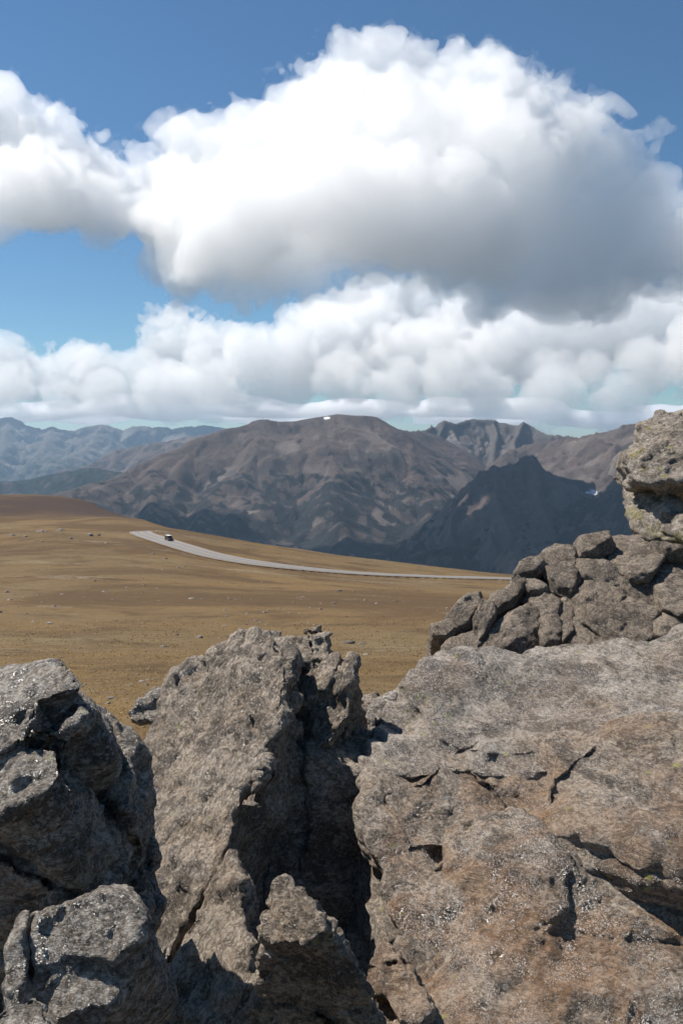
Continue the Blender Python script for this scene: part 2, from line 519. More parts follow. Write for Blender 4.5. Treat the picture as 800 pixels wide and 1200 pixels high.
M2 = [[(470, 506, 9.3), (490, 502, 9.5), (505, 497, 9.6), (516, 492, 9.6), (524, 494, 9.65), (530, 496, 9.7), (545, 491, 9.9), (580, 491, 10), (598, 496, 10), (606, 497, 9.9), (612, 493, 9.8), (620, 498, 9.8), (645, 507, 9.6), (680, 512, 9.4), (740, 514, 9.2)],
      [(516, 492, 9.6), (510, 520, 9.1), (500, 560, 8.5), (495, 600, 7.8)],
      [(580, 491, 10), (585, 520, 9.4), (575, 550, 8.9), (560, 580, 8.2)],
      [(612, 493, 9.8), (605, 520, 9.2), (600, 545, 8.7)]]
M3 = [[(505, 622, 5.2), (525, 602, 5.4), (550, 576, 5.6), (560, 562, 5.7), (567, 549, 5.75), (575, 550, 5.76), (583, 543, 5.78), (592, 546, 5.8), (601, 541, 5.83), (607, 543, 5.85), (612, 535, 5.88), (618, 532, 5.9), (627, 531, 5.9), (632, 540, 5.95), (641, 549, 6.0), (656, 557, 6.2), (680, 564, 6.5), (706, 558, 6.9)],
      [(588, 550, 5.8), (585, 585, 5.4), (575, 620, 5.0)],
      [(622, 536, 5.9), (630, 570, 5.5), (632, 600, 5.2)]]
M4 = [[(630, 520, 8.6), (655, 516, 8.4), (680, 513, 8), (700, 506, 7.8), (730, 496, 7.6), (760, 488, 7.4), (800, 478, 7.2), (900, 462, 7), (1050, 450, 6.8)],
      [(700, 506, 7.8), (675, 530, 7.5), (655, 548, 7.2)],
      [(760, 488, 7.4), (730, 530, 6.9), (705, 560, 6.6)]]
M5 = [[(950, 505, 5.0), (850, 535, 5.1), (780, 553, 5.2), (740, 566, 5.3), (710, 577, 5.35), (670, 594, 5.4), (640, 606, 5.4), (600, 617, 5.35), (560, 629, 5.25), (500, 645, 5.0), (430, 668, 4.7)]]
M6 = [[(330, 500, 13.2), (262, 505, 13), (235, 510, 13), (200, 516, 13.5), (160, 523, 13.4), (135, 534, 13), (105, 546, 12.6), (60, 557, 12.2), (20, 564, 11.8), (-60, 575, 11), (-150, 585, 10.5)],
      [(200, 516, 13.5), (185, 535, 12.2), (170, 550, 11), (120, 565, 10)],
      [(240, 509, 13), (225, 540, 11.5), (205, 560, 10.3)]]
M6b = [[(-120, 560, 9.8), (-30, 566, 9.8), (40, 562, 9.9), (90, 552, 10), (110, 549, 10), (150, 556, 9.6), (210, 562, 9.2), (260, 575, 8.6)]]
M7 = [[(-120, 503, 21), (-60, 498, 21.5), (-15, 496, 22), (4, 490, 22), (11, 489, 22), (20, 491, 22), (34, 498, 22), (47, 503, 22), (62, 500, 22), (72, 503, 22), (86, 505, 22.2), (100, 500, 22.3), (120, 497, 22.5), (134, 500, 22.5), (147, 504, 22.5), (158, 499, 22.5), (170, 499, 22.5), (175, 503, 22.5), (184, 500, 22.5), (197, 501, 22.5), (201, 504, 22.5), (212, 501, 22.5), (225, 499, 22.5), (233, 502, 22.5), (238, 498, 22.5), (262, 501, 22.5), (300, 503, 22.5), (380, 506, 22.5)],
      [(11, 489, 22), (0, 530, 18.5), (-20, 560, 16)], [(120, 497, 22.5), (100, 525, 19.5), (60, 548, 16.5)], [(62, 500, 22), (50, 530, 19), (30, 550, 17)], [(225, 499, 22.5), (200, 520, 20)]]

def mt(name, R, mat, cell, seed, **k):
    me, dat = mountain(name, R, cell, seed, **k)
    o = link('mountain', me, mat)
    tag(o, kind='structure')
    RIDGES.append((name, dat))
    return o
mt('main', M1, MT_BROWN, 16, 11, slope=.66, cap=.22, capw=200, gully=44, rough=13, tree=-340, snow=[(384, 490, 4, 1.2)])
mt('cirque', M2, MT_GREY, 20, 12, slope=.8, cap=.35, capw=60, gully=90, rough=55, tree=-480, cliff=60)
mt('butte', M3, MT_BUTTE, 14, 13, slope=.78, cap=.5, capw=16, gully=60, rough=44, tree=-640, cliff=55, snow=[(692, 577, 9, 3.0)], ypad=1300, xpad=900)
mt('right', M4, MT_BROWN, 21, 14, slope=.6, cap=.2, capw=180, gully=70, rough=44, tree=-520, snow=[(692, 577, 9, 3.0)])
mt('front', M5, MT_DARK, 15, 15, slope=.62, cap=.25, capw=60, gully=60, rough=44, tree=-150, ypad=1400, xpad=900)
mt('left', M6, MT_BROWN, 36, 16, slope=.5, cap=.2, capw=200, gully=80, rough=55, tree=-450)
mt('leftlow', M6b, MT_DARK, 28, 17, slope=.5, cap=.2, capw=200, gully=60, rough=45, tree=-100)
mt('far', M7, MT_GREY, 50, 18, slope=.55, cap=.45, capw=60, gully=150, rough=90, tree=-500, ypad=4500)
print('mountains', round(time.time() - T0, 1))

# ------------------------------------------------------------------ clouds: lumpy closed meshes filled with scattering vapour
def cloud_material(name, density):
    C = Nodes(name)
    v = C.n('VolumeScatter', {'Color': (.9999, .9999, .9999), 'Density': density, 'Anisotropy': 0.5})
    C.set(C.out.inputs['Volume'], v)
    return C.m

def cloud(label, blobs, cell, density, seed, amps, flat=None, group='white cumulus clouds', ys=.6, wisp=.22):
    P, R = [], []
    for b in blobs:
        px, py, rx, d = b[:4]
        ry = b[4] if len(b) > 4 else rx
        s = d * 1000 / F
        P.append(at(px, py, d * 1000))
        R.append((rx * s, rx * s * ys, ry * s))
    P, R = np.array(P), np.array(R)
    lo, hi = (P - R).min(0) - amps[0][1] * 2.2, (P + R).max(0) + amps[0][1] * 2.2
    n = ((hi - lo) / cell).astype(int) + 2
    ax = [(lo[k] + np.arange(n[k]) * cell).astype(np.float32) for k in range(3)]
    X, Y, Z = ax[0][:, None, None], ax[1][None, :, None], ax[2][None, None, :]
    rng = np.random.default_rng(seed)
    wsz = amps[0][0] * 1.3
    W = [grid_noise(n, wsz / cell, rng) * amps[0][1] * .7 for _ in range(3)]
    k = amps[0][1] * .4
    acc = np.zeros(tuple(n), np.float32)
    for p, r in zip(P, R):
        rm = float(.35 * r.min() + .65 * r.max())
        q = np.sqrt(((X + W[0] - p[0]) / r[0]) ** 2 + ((Y + W[1] - p[1]) / r[1]) ** 2 + ((Z + W[2] - p[2]) / r[2]) ** 2)
        acc += np.exp(np.clip(-(q - 1) * rm / k, -30, 30))
    f = -k * np.log(acc + 1e-13)
    if flat is not None:
        f = np.maximum(f, flat - Z + 260 * W[0] / amps[0][1] + 130 * W[1] / amps[0][1])
    f0 = f
    for fs, am in amps:
        if fs > cell * 1.2:
            f = f - am * (np.abs(grid_noise(n, fs / cell, rng)) - .32)
    f = np.maximum(f, f0 - amps[0][1] * 1.5)            # nothing floats free of its cloud
    f[0] = f[-1] = 1
    f[:, 0] = f[:, -1] = 1
    f[:, :, 0] = f[:, :, -1] = 1
    if wisp:
        # a thin torn veil of vapour round the dense body softens its edges
        g = f - amps[1][1] * .42 + amps[1][1] * 1.0 * (np.abs(grid_noise(n, amps[2][0] * 1.2 / cell, rng)) - .30) + amps[2][1] * 1.3 * (np.abs(grid_noise(n, amps[3][0] * 1.1 / cell, rng)) - .35)
        g[0] = g[-1] = 1
        g[:, 0] = g[:, -1] = 1
        g[:, :, 0] = g[:, :, -1] = 1
        h_ = [slice(0, None, 2)] * 3
        g = g[tuple(h_)].copy()
        g[-1] = 1
        g[:, -1] = 1
        g[:, :, -1] = 1
        Vw, Qw = surface_nets(g, lo, cell * 2)
    V, Q = surface_nets(f, lo, cell)
    o = link('cloud', mesh_from('cloud', V, Q), cloud_material('cloud_vapour', density))
    tag(o, label, 'cloud', group)
    if wisp:
        link('veil', mesh_from('veil', Vw, Qw), cloud_material('cloud_veil', density * wisp), o)
    return o

BIG = [(268, 228, 58, 6.7), (280, 265, 62, 5.9), (335, 207, 76, 6.8), (330, 265, 75, 5.7), (400, 190, 90, 6.8), (400, 265, 80, 5.6), (428, 86, 19, 7.2), (440, 116, 32, 7.2), (514, 130, 53, 7.2), (236, 228, 42, 6.55), (248, 262, 40, 6.2), (470, 200, 95, 6.2), (480, 275, 80, 5.6), (575, 152, 63, 7.0), (614, 176, 60, 6.8),
       (560, 215, 90, 6.2), (560, 275, 80, 6.6), (658, 214, 60, 6.5), (640, 265, 76, 6.6), (704, 244, 56, 6.4), (720, 283, 58, 6.6), (766, 274, 47, 6.4), (832, 266, 70, 6.4), (900, 262, 80, 6.4), (222, 290, 26, 6.4), (290, 305, 40, 5.5), (345, 318, 40, 5.4), (420, 320, 40, 5.5), (214, 315, 15, 6.3)]
ARM = [(-80, 165, 62, 6.7), (8, 178, 58, 6.7), (62, 194, 52, 6.6), (112, 222, 44, 6.5), (165, 232, 37, 6.5), (212, 230, 46, 6.5), (-20, 235, 46, 6.1), (50, 232, 44, 6.1), (110, 245, 36, 6.15), (205, 162, 9, 6.6), (170, 258, 30, 6.25), (196, 262, 34, 6.0), (225, 262, 34, 5.9)]
A1 = ((420, 110), (210, 100), (105, 80), (52, 54), (26, 26))
cloud('huge towering white cumulus with a grey shaded underside', BIG, 21, .0038, 3, A1, flat=880, ys=.5)
cloud('long white cumulus arm reaching in from the upper left', ARM, 21, .0038, 5, A1, flat=1520, ys=.55)
cloud('tiny loose puff of cloud alone in the blue at upper right', [(768, 146, 10, 6.5), (775, 150, 7, 6.5)], 8, .0028, 6, ((110, 40), (50, 24), (25, 14)), wisp=0)
A2 = ((800, 200), (400, 190), (200, 150), (100, 115))
cloud('low cumulus bank above the far blue peaks at left', [(-40, 425, 35, 25.1), (0, 432, 35, 24.6), (40, 440, 28, 24.0), (80, 436, 32, 24.3), (122, 446, 28, 23.6), (165, 446, 30, 23.6), (0, 464, 24, 22.4), (60, 468, 20, 22.1), (120, 468, 20, 22.1), (200, 460, 28, 22.7)], 52, .0015, 21, A2)
cloud('ragged low cumulus under the blue gap, left of centre', [(186, 400, 22, 27.0), (215, 402, 32, 26.9), (250, 416, 36, 25.8), (290, 432, 38, 24.6), (240, 448, 34, 23.5), (330, 425, 40, 25.1), (372, 405, 45, 26.6), (178, 366, 7, 29.1), (192, 376, 7, 28.5), (212, 366, 8, 29.1)], 52, .0015, 22, A2)
cloud('low white cumulus below the grey base of the tower', [(440, 368, 36, 29), (500, 362, 36, 29), (385, 385, 36, 28), (550, 375, 36, 28), (405, 390, 45, 27.6), (440, 398, 45, 27.1), (480, 418, 45, 25.6), (530, 408, 45, 26.4), (400, 440, 34, 24.0), (460, 452, 25, 23.2), (520, 448, 28, 23.5), (572, 425, 40, 25.1)], 52, .0015, 23, A2)
cloud('broad low cumulus bank above the right hand ridge', [(620, 400, 45, 27.0), (680, 390, 50, 27.6), (740, 380, 50, 28.2), (800, 380, 50, 28.2), (860, 390, 50, 27.6), (640, 440, 22, 24.0), (700, 443, 20, 23.8), (760, 430, 28, 24.8), (650, 466, 30, 23), (720, 470, 26, 23), (570, 466, 30, 23), (820, 420, 40, 25.5)], 52, .0015, 24, A2)
A3 = ((1500, 260), (700, 150), (350, 80))
cloud('thin flat cloud streak just over the horizon', [(-60, 478, 60, 38, 11), (60, 482, 70, 38, 11), (180, 480, 60, 38, 12), (300, 476, 60, 38, 12), (420, 475, 60, 38, 12), (520, 478, 60, 38, 11), (600, 476, 60, 38, 12), (700, 486, 70, 38, 9), (560, 490, 80, 42, 7), (330, 489, 90, 42, 7), (90, 489, 90, 42, 7), (800, 480, 60, 40, 9)], 125, .0035, 25, A3, wisp=0)
print('clouds', round(time.time() - T0, 1))

# ------------------------------------------------------------------ haze: one closed box of thin air round the camera and the whole scene
def box_mesh(name, lo, hi):
    V = [(x, y, z) for x in (lo[0], hi[0]) for y in (lo[1], hi[1]) for z in (lo[2], hi[2])]
    Q = [(0, 1, 3, 2), (4, 6, 7, 5), (0, 4, 5, 1), (2, 3, 7, 6), (0, 2, 6, 4), (1, 5, 7, 3)]
    return mesh_from(name, V, Q, False)
H = Nodes('haze_air')
H.set(H.out.inputs['Volume'], H.n('VolumePrincipled', {'Color': (.52, .75, 1.0), 'Density': HAZE, 'Anisotropy': .25}))
haze = link('haze', box_mesh('haze', (-30000, -30000, -975), (30000, 30000, 620)), H.m)
tag(haze, kind='stuff')
print('haze', round(time.time() - T0, 1))
# ------------------------------------------------------------------ rock: shaped by distance fields, then chipped and weathered
def hull_planes(pts):
    bm = bmesh.new()
    for p in pts:
        bm.verts.new(p)
    r = bmesh.ops.convex_hull(bm, input=bm.verts)
    bm.normal_update()
    c = np.mean(pts, 0)
    N, D = [], []
    for f in bm.faces:
        if f.calc_area() < 1e-7:
            continue
        n = np.array(f.normal)
        d = float(np.dot(n, f.verts[0].co))
        if np.dot(n, c) > d:
            n, d = -n, -d
        N.append(n)
        D.append(d)
    bm.free()
    N, D = np.array(N), np.array(D)
    keep = []
    for i in range(len(N)):
        if all(np.dot(N[i], N[j]) < .9995 or abs(D[i] - D[j]) > .003 for j in keep):
            keep.append(i)
    return N[keep], D[keep]

def face(px, d_at, n, push=None, ring=None, lift=0.0):
    """points of a flat rock face: the outline px seen on the plane through d_at=(col,row,metres) with normal n; push: how the
    far side is offset; ring: extra lift of the middle"""
    p0 = at(*d_at)
    P = np.array([on_plane(a, b, p0, n) for a, b in px]) + np.asarray(n) / np.linalg.norm(n) * lift
    out = [P]
    if push is not None:
        for v in (push if isinstance(push, list) else [push]):
            out.append(P + np.array(v))
    if ring:
        out.append(P.mean(0) + (P - P.mean(0)) * .6 + np.asarray(n) / np.linalg.norm(n) * ring)
    return np.concatenate(out)

def frame(n, grain=(1, 0, 0)):
    z = np.asarray(n, float)
    z = z / np.linalg.norm(z)
    x = np.asarray(grain, float)
    x = x - z * np.dot(x, z)
    x /= np.linalg.norm(x)
    return np.stack([x, np.cross(z, x), z], 1)

def chips(P, size, seed, sign=1):
    """fractured facets: near every jittered site the surface follows a tilted face of that site; the highest face wins (sign -1: scoops)"""
    q = (P / size).astype(np.float32)
    b = np.floor(q).astype(np.int64)
    val = np.full(len(P), -1e9, np.float32)
    for i in (-1, 0, 1):
        for j in (-1, 0, 1):
            for k in (-1, 0, 1):
                c = b + np.array([i, j, k])
                h = (c[:, 0] * 73856093 + c[:, 1] * 19349663 + c[:, 2] * 83492791 + seed * 2654435761) & 0xffffffff
                h = ((h ^ (h >> 13)) * 1274126177) & 0xffffffff
                h = h ^ (h >> 16)
                h2 = ((h ^ (h >> 11)) * 2246822519) & 0xffffffff
                h2 = h2 ^ (h2 >> 15)
                o = np.stack([(h & 255), (h >> 8) & 255, (h >> 16) & 255], 1).astype(np.float32) / 255.0
                r = q - c - o
                t = np.stack([(h2 & 255), (h2 >> 8) & 255, (h2 >> 16) & 255], 1).astype(np.float32) / 127.5 - 1
                v = (r * t).sum(1) * .8 + ((h2 >> 24) & 255) / 255.0 * .3 - .6 * (r * r).sum(1)
                np.maximum(val, v, out=val)
    lo, hi = np.percentile(val[::7], (14, 99.5))
    val = np.clip(val, lo, hi) * sign
    return (val - np.median(val[::7])) * size

def shards(P, size, seed, tilt=.5, step=.16, sharp=17.0):
    """like chips, but each site keeps its own flat face, so neighbouring faces meet in small steps"""
    q = (P / size).astype(np.float32)
    b = np.floor(q).astype(np.int64)
    val = np.zeros(len(P), np.float32)
    ws = np.full(len(P), 1e-12, np.float32)
    for i in (-1, 0, 1):
        for j in (-1, 0, 1):
            for k in (-1, 0, 1):
                c = b + np.array([i, j, k])
                h = (c[:, 0] * 73856093 + c[:, 1] * 19349663 + c[:, 2] * 83492791 + seed * 2654435761) & 0xffffffff
                h = ((h ^ (h >> 13)) * 1274126177) & 0xffffffff
                h = h ^ (h >> 16)
                h2 = ((h ^ (h >> 11)) * 2246822519) & 0xffffffff
                h2 = h2 ^ (h2 >> 15)
                o = np.stack([(h & 255), (h >> 8) & 255, (h >> 16) & 255], 1).astype(np.float32) / 255.0
                r = q - c - o
                w = np.exp(-sharp * (r * r).sum(1))
                t = np.stack([(h2 & 255), (h2 >> 8) & 255, (h2 >> 16) & 255], 1).astype(np.float32) / 127.5 - 1
                val += w * ((r * t).sum(1) * tilt + (((h2 >> 24) & 255) / 255.0 - .5) * step)
                ws += w
    return val / ws * size

def seg_dist(P, L):
    best = np.full(len(P), 1e9)
    for a, b in zip(L[:-1], L[1:]):
        ab = b - a
        t = np.clip(((P - a) @ ab) / np.dot(ab, ab), 0, 1)
        best = np.minimum(best, np.linalg.norm(P - a - t[:, None] * ab, axis=1))
    return best

def rock(name, label, hulls, cell, mat, seed, fol=((0, 0, 1), (1, 0, 0)), warp=.02, low=((.4, .012), (.16, .004)), chip=((.3, .2), (.13, .3), (.055, .42), (.026, .5)), fine=.6,
         strata=0.0, ripple=0.0, jag=True, cuts=24, cutd=.055, joints=6, jstep=.016, cracks=(), stains=(), group=None, cat='rock', soft=.012):
    R = frame(*fol)
    t_ = time.time()
    rng = np.random.default_rng(seed)
    planes = []
    allp = []
    for h in hulls:
        N, D = hull_planes(h)
        planes.append((N @ R, D))
        allp.append(np.asarray(h) @ R)
    allp = np.concatenate(allp)
    pad = warp * 1.5 + sum(a for _, a in low) + .03
    lo, hi = allp.min(0) - pad, allp.max(0) + pad
    n = ((hi - lo) / cell).astype(int) + 2
    ax = [(lo[k] + np.arange(n[k]) * cell).astype(np.float32) for k in range(3)]
    X, Y, Z = ax[0][:, None, None], ax[1][None, :, None], ax[2][None, None, :]
    if warp:
        W = [grid_noise(n, .30 / cell, rng) * warp for _ in range(3)]
        X, Y, Z = X + W[0], Y + W[1], Z + W[2]
    f = None
    for hi_, (N, D) in enumerate(planes):
        g = None
        for a, d in zip(N.astype(np.float32), D):
            v = a[0] * X + a[1] * Y + a[2] * Z - np.float32(d)
            if g is None:
                g = np.broadcast_to(v, tuple(n)).copy()
            else:                                       # smooth maximum: slightly worn edges
                hh = np.maximum(soft - np.abs(g - v), 0)
                g = np.maximum(g, v) + hh * hh / (4 * soft)
        if cuts:                                        # broken corners: random flat faces taken off this block
            pts_l = np.asarray(hulls[hi_]) @ R
            cd_ = min(cutd, .07 * float(np.sort(pts_l.max(0) - pts_l.min(0))[1]))
            i_ = np.where(np.abs(g.ravel()) < cutd * 1.6 + .03)[0]
            full = [np.broadcast_to(v, tuple(n)).ravel()[i_] for v in (X, Y, Z)]
            gb = g.ravel()[i_]
            for _ in range(cuts):
                a = rng.normal(0, 1, 3)
                a /= np.linalg.norm(a)
                d = (pts_l @ a).max() - cd_ * rng.uniform(.15, 1.0)
                gb = np.maximum(gb, a[0] * full[0] + a[1] * full[1] + a[2] * full[2] - d)
            g = g.ravel()
            g[i_] = gb
            g = g.reshape(tuple(n))
        f = g if f is None else np.minimum(f, g)
    t1_ = time.time()
    for fs, am in low:
        f = f + am * grid_noise(n, fs / cell, rng, (1, 1, .55)) * .5 - am * .6 * (np.abs(grid_noise(n, fs * .7 / cell, rng, (1, 1, .5))) - .4)
    if joints:                                          # joints: cracks through the block, its pieces slightly shifted
        i_ = np.where(np.abs(f.ravel()) < .10)[0]
        full = [np.broadcast_to(v, tuple(n)).ravel()[i_] for v in (X, Y, Z)]
        fb = f.ravel()[i_].copy()
        f00 = fb.copy()
        ext = allp.max(0) - allp.min(0)
        mid_ = (allp.max(0) + allp.min(0)) / 2
        base_n = [np.array(v, float) for v in ((0, 0, 1), (1, .25, .2), (-.2, 1, .15))]
        for q in range(joints):
            a = base_n[q % 3] + rng.normal(0, .22, 3)
            a /= np.linalg.norm(a)
            c_ = mid_ + ext * rng.uniform(-.36, .36, 3)
            s_ = a[0] * full[0] + a[1] * full[1] + a[2] * full[2] - a @ c_
            s_ = s_ + .02 * np.sin(full[(q + 1) % 3] * 9 + q) + .012 * np.sin(full[(q + 2) % 3] * 23 + 2 * q)
            fb = fb + jstep * rng.uniform(-1, 1) * np.tanh(s_ / (cell * .8))
            wd_ = cell * rng.uniform(.55, 1.1)
            fb = np.maximum(fb, np.minimum(wd_ - np.abs(s_), f00 + rng.uniform(.02, .06)))
        f = f.ravel().copy()
        f[i_] = fb
        f = f.reshape(tuple(n))
    f[0] = f[-1] = 1
    f[:, 0] = f[:, -1] = 1
    f[:, :, 0] = f[:, :, -1] = 1
    V, Q = surface_nets(f, lo, cell)
    t2_ = time.time()
    me = mesh_from(name, V, Q)
    nrm = np.empty(len(V) * 3, np.float32)
    me.vertex_normals.foreach_get('vector', nrm)
    nrm = nrm.reshape(-1, 3)
    P = V.astype(float)
    S = P * np.array([1, 1, 1.7])
    Wp = S + .02 * np.stack([pnoise(*(S.T / .08), seed + 1), pnoise(*(S.T / .08), seed + 2), pnoise(*(S.T / .08), seed + 3)], 1)
    disp = np.zeros(len(V))
    for k, (size, am) in enumerate(chip):
        if size > cell * 2.5:
            disp += am * (shards(Wp, size, seed * 7 + k) if jag else chips(Wp, size, seed * 7 + k, 1 if k % 2 == 0 else -1))
    rough = np.clip(.55 + 1.1 * pnoise(*(P.T / .22), seed + 9), .15, 1.4)
    for sz, am in ((.09, .006), (.045, .005), (.022, .0045), (.012, .0025)):
        if sz > cell * 1.5:
            v = pnoise(*(S.T / sz), seed + int(sz * 1000))
            disp += fine * am * rough * (v - .7 * (np.abs(pnoise(*(S.T / sz * 1.7), seed + 5 + int(sz * 1000))) * 2 - .5))
    pit = pnoise(*(S.T / .028), seed + 77)
    disp -= fine * .005 * np.clip(pit - .22, 0, .3) / .3 * rough
    if strata:
        w = P[:, 2] / .036 + 1.3 * pnoise(P[:, 0] / .3, P[:, 1] / .3, P[:, 2] / .08, seed + 31)
        tri = np.abs((w % 1) - .5) * 2
        side = 1 - np.abs(nrm[:, 2]) * .8
        disp -= strata * side * np.clip((tri - .55) / .45, 0, 1) ** 1.5 * (.6 + .8 * pnoise(*(P.T / .12), seed + 41))
    if ripple:
        q = P[:, 1] / .045 + 1.6 * pnoise(P[:, 0] / .5, P[:, 1] / .3, P[:, 2] / .3, seed + 61)
        rp = pnoise(q, P[:, 0] / .42, P[:, 2] / .2, seed + 62) + .6 * pnoise(q * 2.3, P[:, 0] / .25, P[:, 2] / .1, seed + 63)
        disp += ripple * rp * np.clip(.6 + 1.2 * pnoise(*(P.T / .5), seed + 64), .1, 1.3)
    for L, wd, dp in cracks:
        L = np.asarray(L) @ R
        wob = .02 * np.stack([pnoise(*(P.T / .06), seed + 51), pnoise(*(P.T / .06), seed + 52), pnoise(*(P.T / .06), seed + 53)], 1)
        d = seg_dist(P + wob, L)
        disp -= dp * np.exp(-(d / wd) ** 2)
    if stains:
        sv = np.zeros(len(V))
        for L, wd in stains:
            d = seg_dist(P, np.asarray(L) @ R)
            sv = np.maximum(sv, np.exp(-(d / wd) ** 2) * .75)
        attr(me, 'stain', sv)
    V2 = P + nrm * disp[:, None]
    base = np.array([V2[:, 0].mean(), V2[:, 1].mean(), V2[:, 2].mean()])
    me.vertices.foreach_set('co', (V2 - base).astype(np.float32).ravel())
    me.update()
    o = link(name, me, mat)
    M = Matrix([list(r) for r in R]).to_4x4()
    M.translation = Vector(R @ base)
    o.matrix_world = M
    tag(o, label, cat, group)
    return o

def rock_material(name, main, dark, pale, warm, warm_amt=.5, lichen=(.33, .33, .08), lichen_amt=.5, dark_amt=.5, pale_amt=.4, gloss=.5, streak=1.0, mica=1.0, rust=0.0, stain=(.36, .20, .085)):
    M = Nodes(name)
    c = M.coord()
    obj = M.n('ObjectInfo').outputs['Random']
    cc = M.n('VectorMath', operation='ADD')
    M.set(cc.inputs[0], c)
    comb = M.n('CombineXYZ')
    for k in range(3):
        M.set(comb.inputs[k], M.math('MULTIPLY', obj, 37.0 + 11 * k))
    M.set(cc.inputs[1], comb)
    c = cc.outputs[0]
    st = M.scaled(c, (1, 2.0, 5.0))
    big = M.noise(c, 2.4, 5, .62, .4)
    mid = M.noise(st, 8, 7, .72, .8)
    foli = M.noise(M.scaled(c, (1, 3.5, 12)), 11, 6, .7, 1.2)
    sp = M.noise(M.scaled(c, (1, 1.4, 1.8)), 55, 6, .78)
    crust = M.noise(c, 17, 8, .74, .3)
    grit = M.noise(c, 190, 4, .8)
    wob = M.n('VectorMath', operation='MULTIPLY_ADD')
    M.set(wob.inputs[0], M.n('TexNoise', {'Vector': c, 'Scale': 70.0, 'Detail': 3.0}).outputs['Color'])
    wob.inputs[1].default_value = (.016, .016, .016)
    M.set(wob.inputs[2], c)
    gr = M.n('SeparateColor', {0: M.n('TexVoronoi', {'Vector': M.scaled(wob.outputs[0], (1, 1.3, 1.7)), 'Scale': 105.0}, feature='F1').outputs['Color']})
    col = M.mix(M.ramp(big, .32, .68), main, tuple(v * .74 for v in main))
    col = M.mix(M.ramp(mid, .44, .62, 0, warm_amt), col, warm)
    col = M.mix(M.ramp(foli, .50, .62, 0, .6 * pale_amt), col, pale)
    col = M.mix(M.ramp(foli, .36, .46, .4 * streak, 0), col, tuple(v * .45 for v in main))
    col = M.mix(M.math('MULTIPLY', M.ramp(crust, .54, .585, 0, dark_amt), M.ramp(big, .30, .55, .5, 1)), col, dark)
    col = M.mix(M.ramp(sp, .535, .585, 0, .4 * dark_amt + .55), col, dark)
    col = M.mix(M.ramp(sp, .40, .455, .65, 0), col, pale)
    col = M.mix(M.ramp(grit, .34, .46, .5, 0), col, tuple(v * .6 for v in dark))
    col = M.mix(M.ramp(grit, .57, .66, 0, .4), col, tuple(min(v * 1.25, .6) for v in pale))
    p1_ = M.noise(c, 3.6, 9, .70, .5)
    p2_ = M.noise(M.scaled(c, (1, 1.5, 2)), 5.5, 9, .72, .6)
    col = M.mix(M.ramp(p1_, .49, .535, 0, .8), col, M.mix(M.ramp(sp, .42, .55), pale, main))
    col = M.mix(M.ramp(p2_, .51, .55, 0, .85), col, M.mix(M.ramp(grit, .4, .55), dark, tuple(v * .55 for v in main)))
    st_ = M.math('ADD', M.attr('stain'), M.math('MULTIPLY', M.math('SUBTRACT', crust, .5), 1.6))
    col = M.mix(M.ramp(st_, .42, .66, 0, .6), col, M.mix(M.ramp(sp, .42, .58), stain, tuple(v * .45 for v in stain)))
    col = M.mix(M.ramp(gr.outputs[0], .78, .86, 0, .4), col, dark)
    col = M.mix(M.ramp(gr.outputs[1], .80, .88, 0, .35), col, tuple(min(v * 1.15, .6) for v in pale))
    if rust:
        col = M.mix(M.math('MULTIPLY', M.ramp(M.noise(c, 2.6, 6, .62, .8), .44, .60, 0, rust), M.ramp(sp, .35, .6, 1, .35)), col, (.33, .165, .065))
    if lichen_amt:
        spots = M.n('TexVoronoi', {'Vector': M.scaled(c, (1, 1, 1)), 'Scale': 26.0, 'Randomness': 1.0}, feature='F1')
        sc_ = M.n('SeparateColor', {0: spots.outputs['Color']})
        pick = M.math('GREATER_THAN', sc_.outputs[0], .86)
        rad = M.ramp(M.math('ADD', spots.outputs['Distance'], M.math('MULTIPLY', M.math('SUBTRACT', sp, .5), .9)), .18, .34, 1, 0)
        area = M.ramp(M.noise(c, 3.1, 4, .6), .50, .60)
        lf = M.math('MULTIPLY', M.math('MULTIPLY', pick, rad), M.math('MULTIPLY', area, lichen_amt))
        col = M.mix(lf, col, lichen)
        # small crusts of pale grey lichen
        sp2 = M.n('TexVoronoi', {'Vector': c, 'Scale': 44.0}, feature='F1')
        s2 = M.n('SeparateColor', {0: sp2.outputs['Color']})
        l2 = M.math('MULTIPLY', M.math('GREATER_THAN', s2.outputs[1], .80), M.ramp(M.math('ADD', sp2.outputs['Distance'], M.math('MULTIPLY', M.math('SUBTRACT', grit, .5), .8)), .15, .33, .7, 0))
        col = M.mix(M.math('MULTIPLY', l2, M.ramp(M.noise(c, 5.0, 3, .6), .45, .6)), col, (.34, .33, .30))
    h = M.math('ADD', M.math('MULTIPLY', mid, .8), M.math('ADD', M.math('MULTIPLY', sp, .6), M.math('MULTIPLY', M.math('SUBTRACT', foli, crust), .5)))
    h = M.math('ADD', h, M.math('MULTIPLY', grit, .22))
    b1 = M.n('Bump', {'Strength': .9, 'Distance': .022, 'Height': h})
    # mica: tiny flakes, each tilted its own way, that catch the sun
    fl = M.n('TexVoronoi', {'Vector': c, 'Scale': 360.0}, feature='F1')
    tilt = M.n('VectorMath', operation='SUBTRACT')
    M.set(tilt.inputs[0], fl.outputs['Color'])
    tilt.inputs[1].default_value = (.5, .5, .5)
    ts = M.n('VectorMath', operation='SCALE')
    M.set(ts.inputs[0], tilt)
    ts.inputs['Scale'].default_value = 1.0
    add = M.n('VectorMath', operation='ADD')
    M.set(add.inputs[0], b1)
    M.set(add.inputs[1], ts)
    nn = M.n('VectorMath', operation='NORMALIZE')
    M.set(nn.inputs[0], add)
    body = M.n('BsdfPrincipled', {'Base Color': col, 'Roughness': .72, 'Specular IOR Level': .35 * gloss + .1, 'Normal': b1})
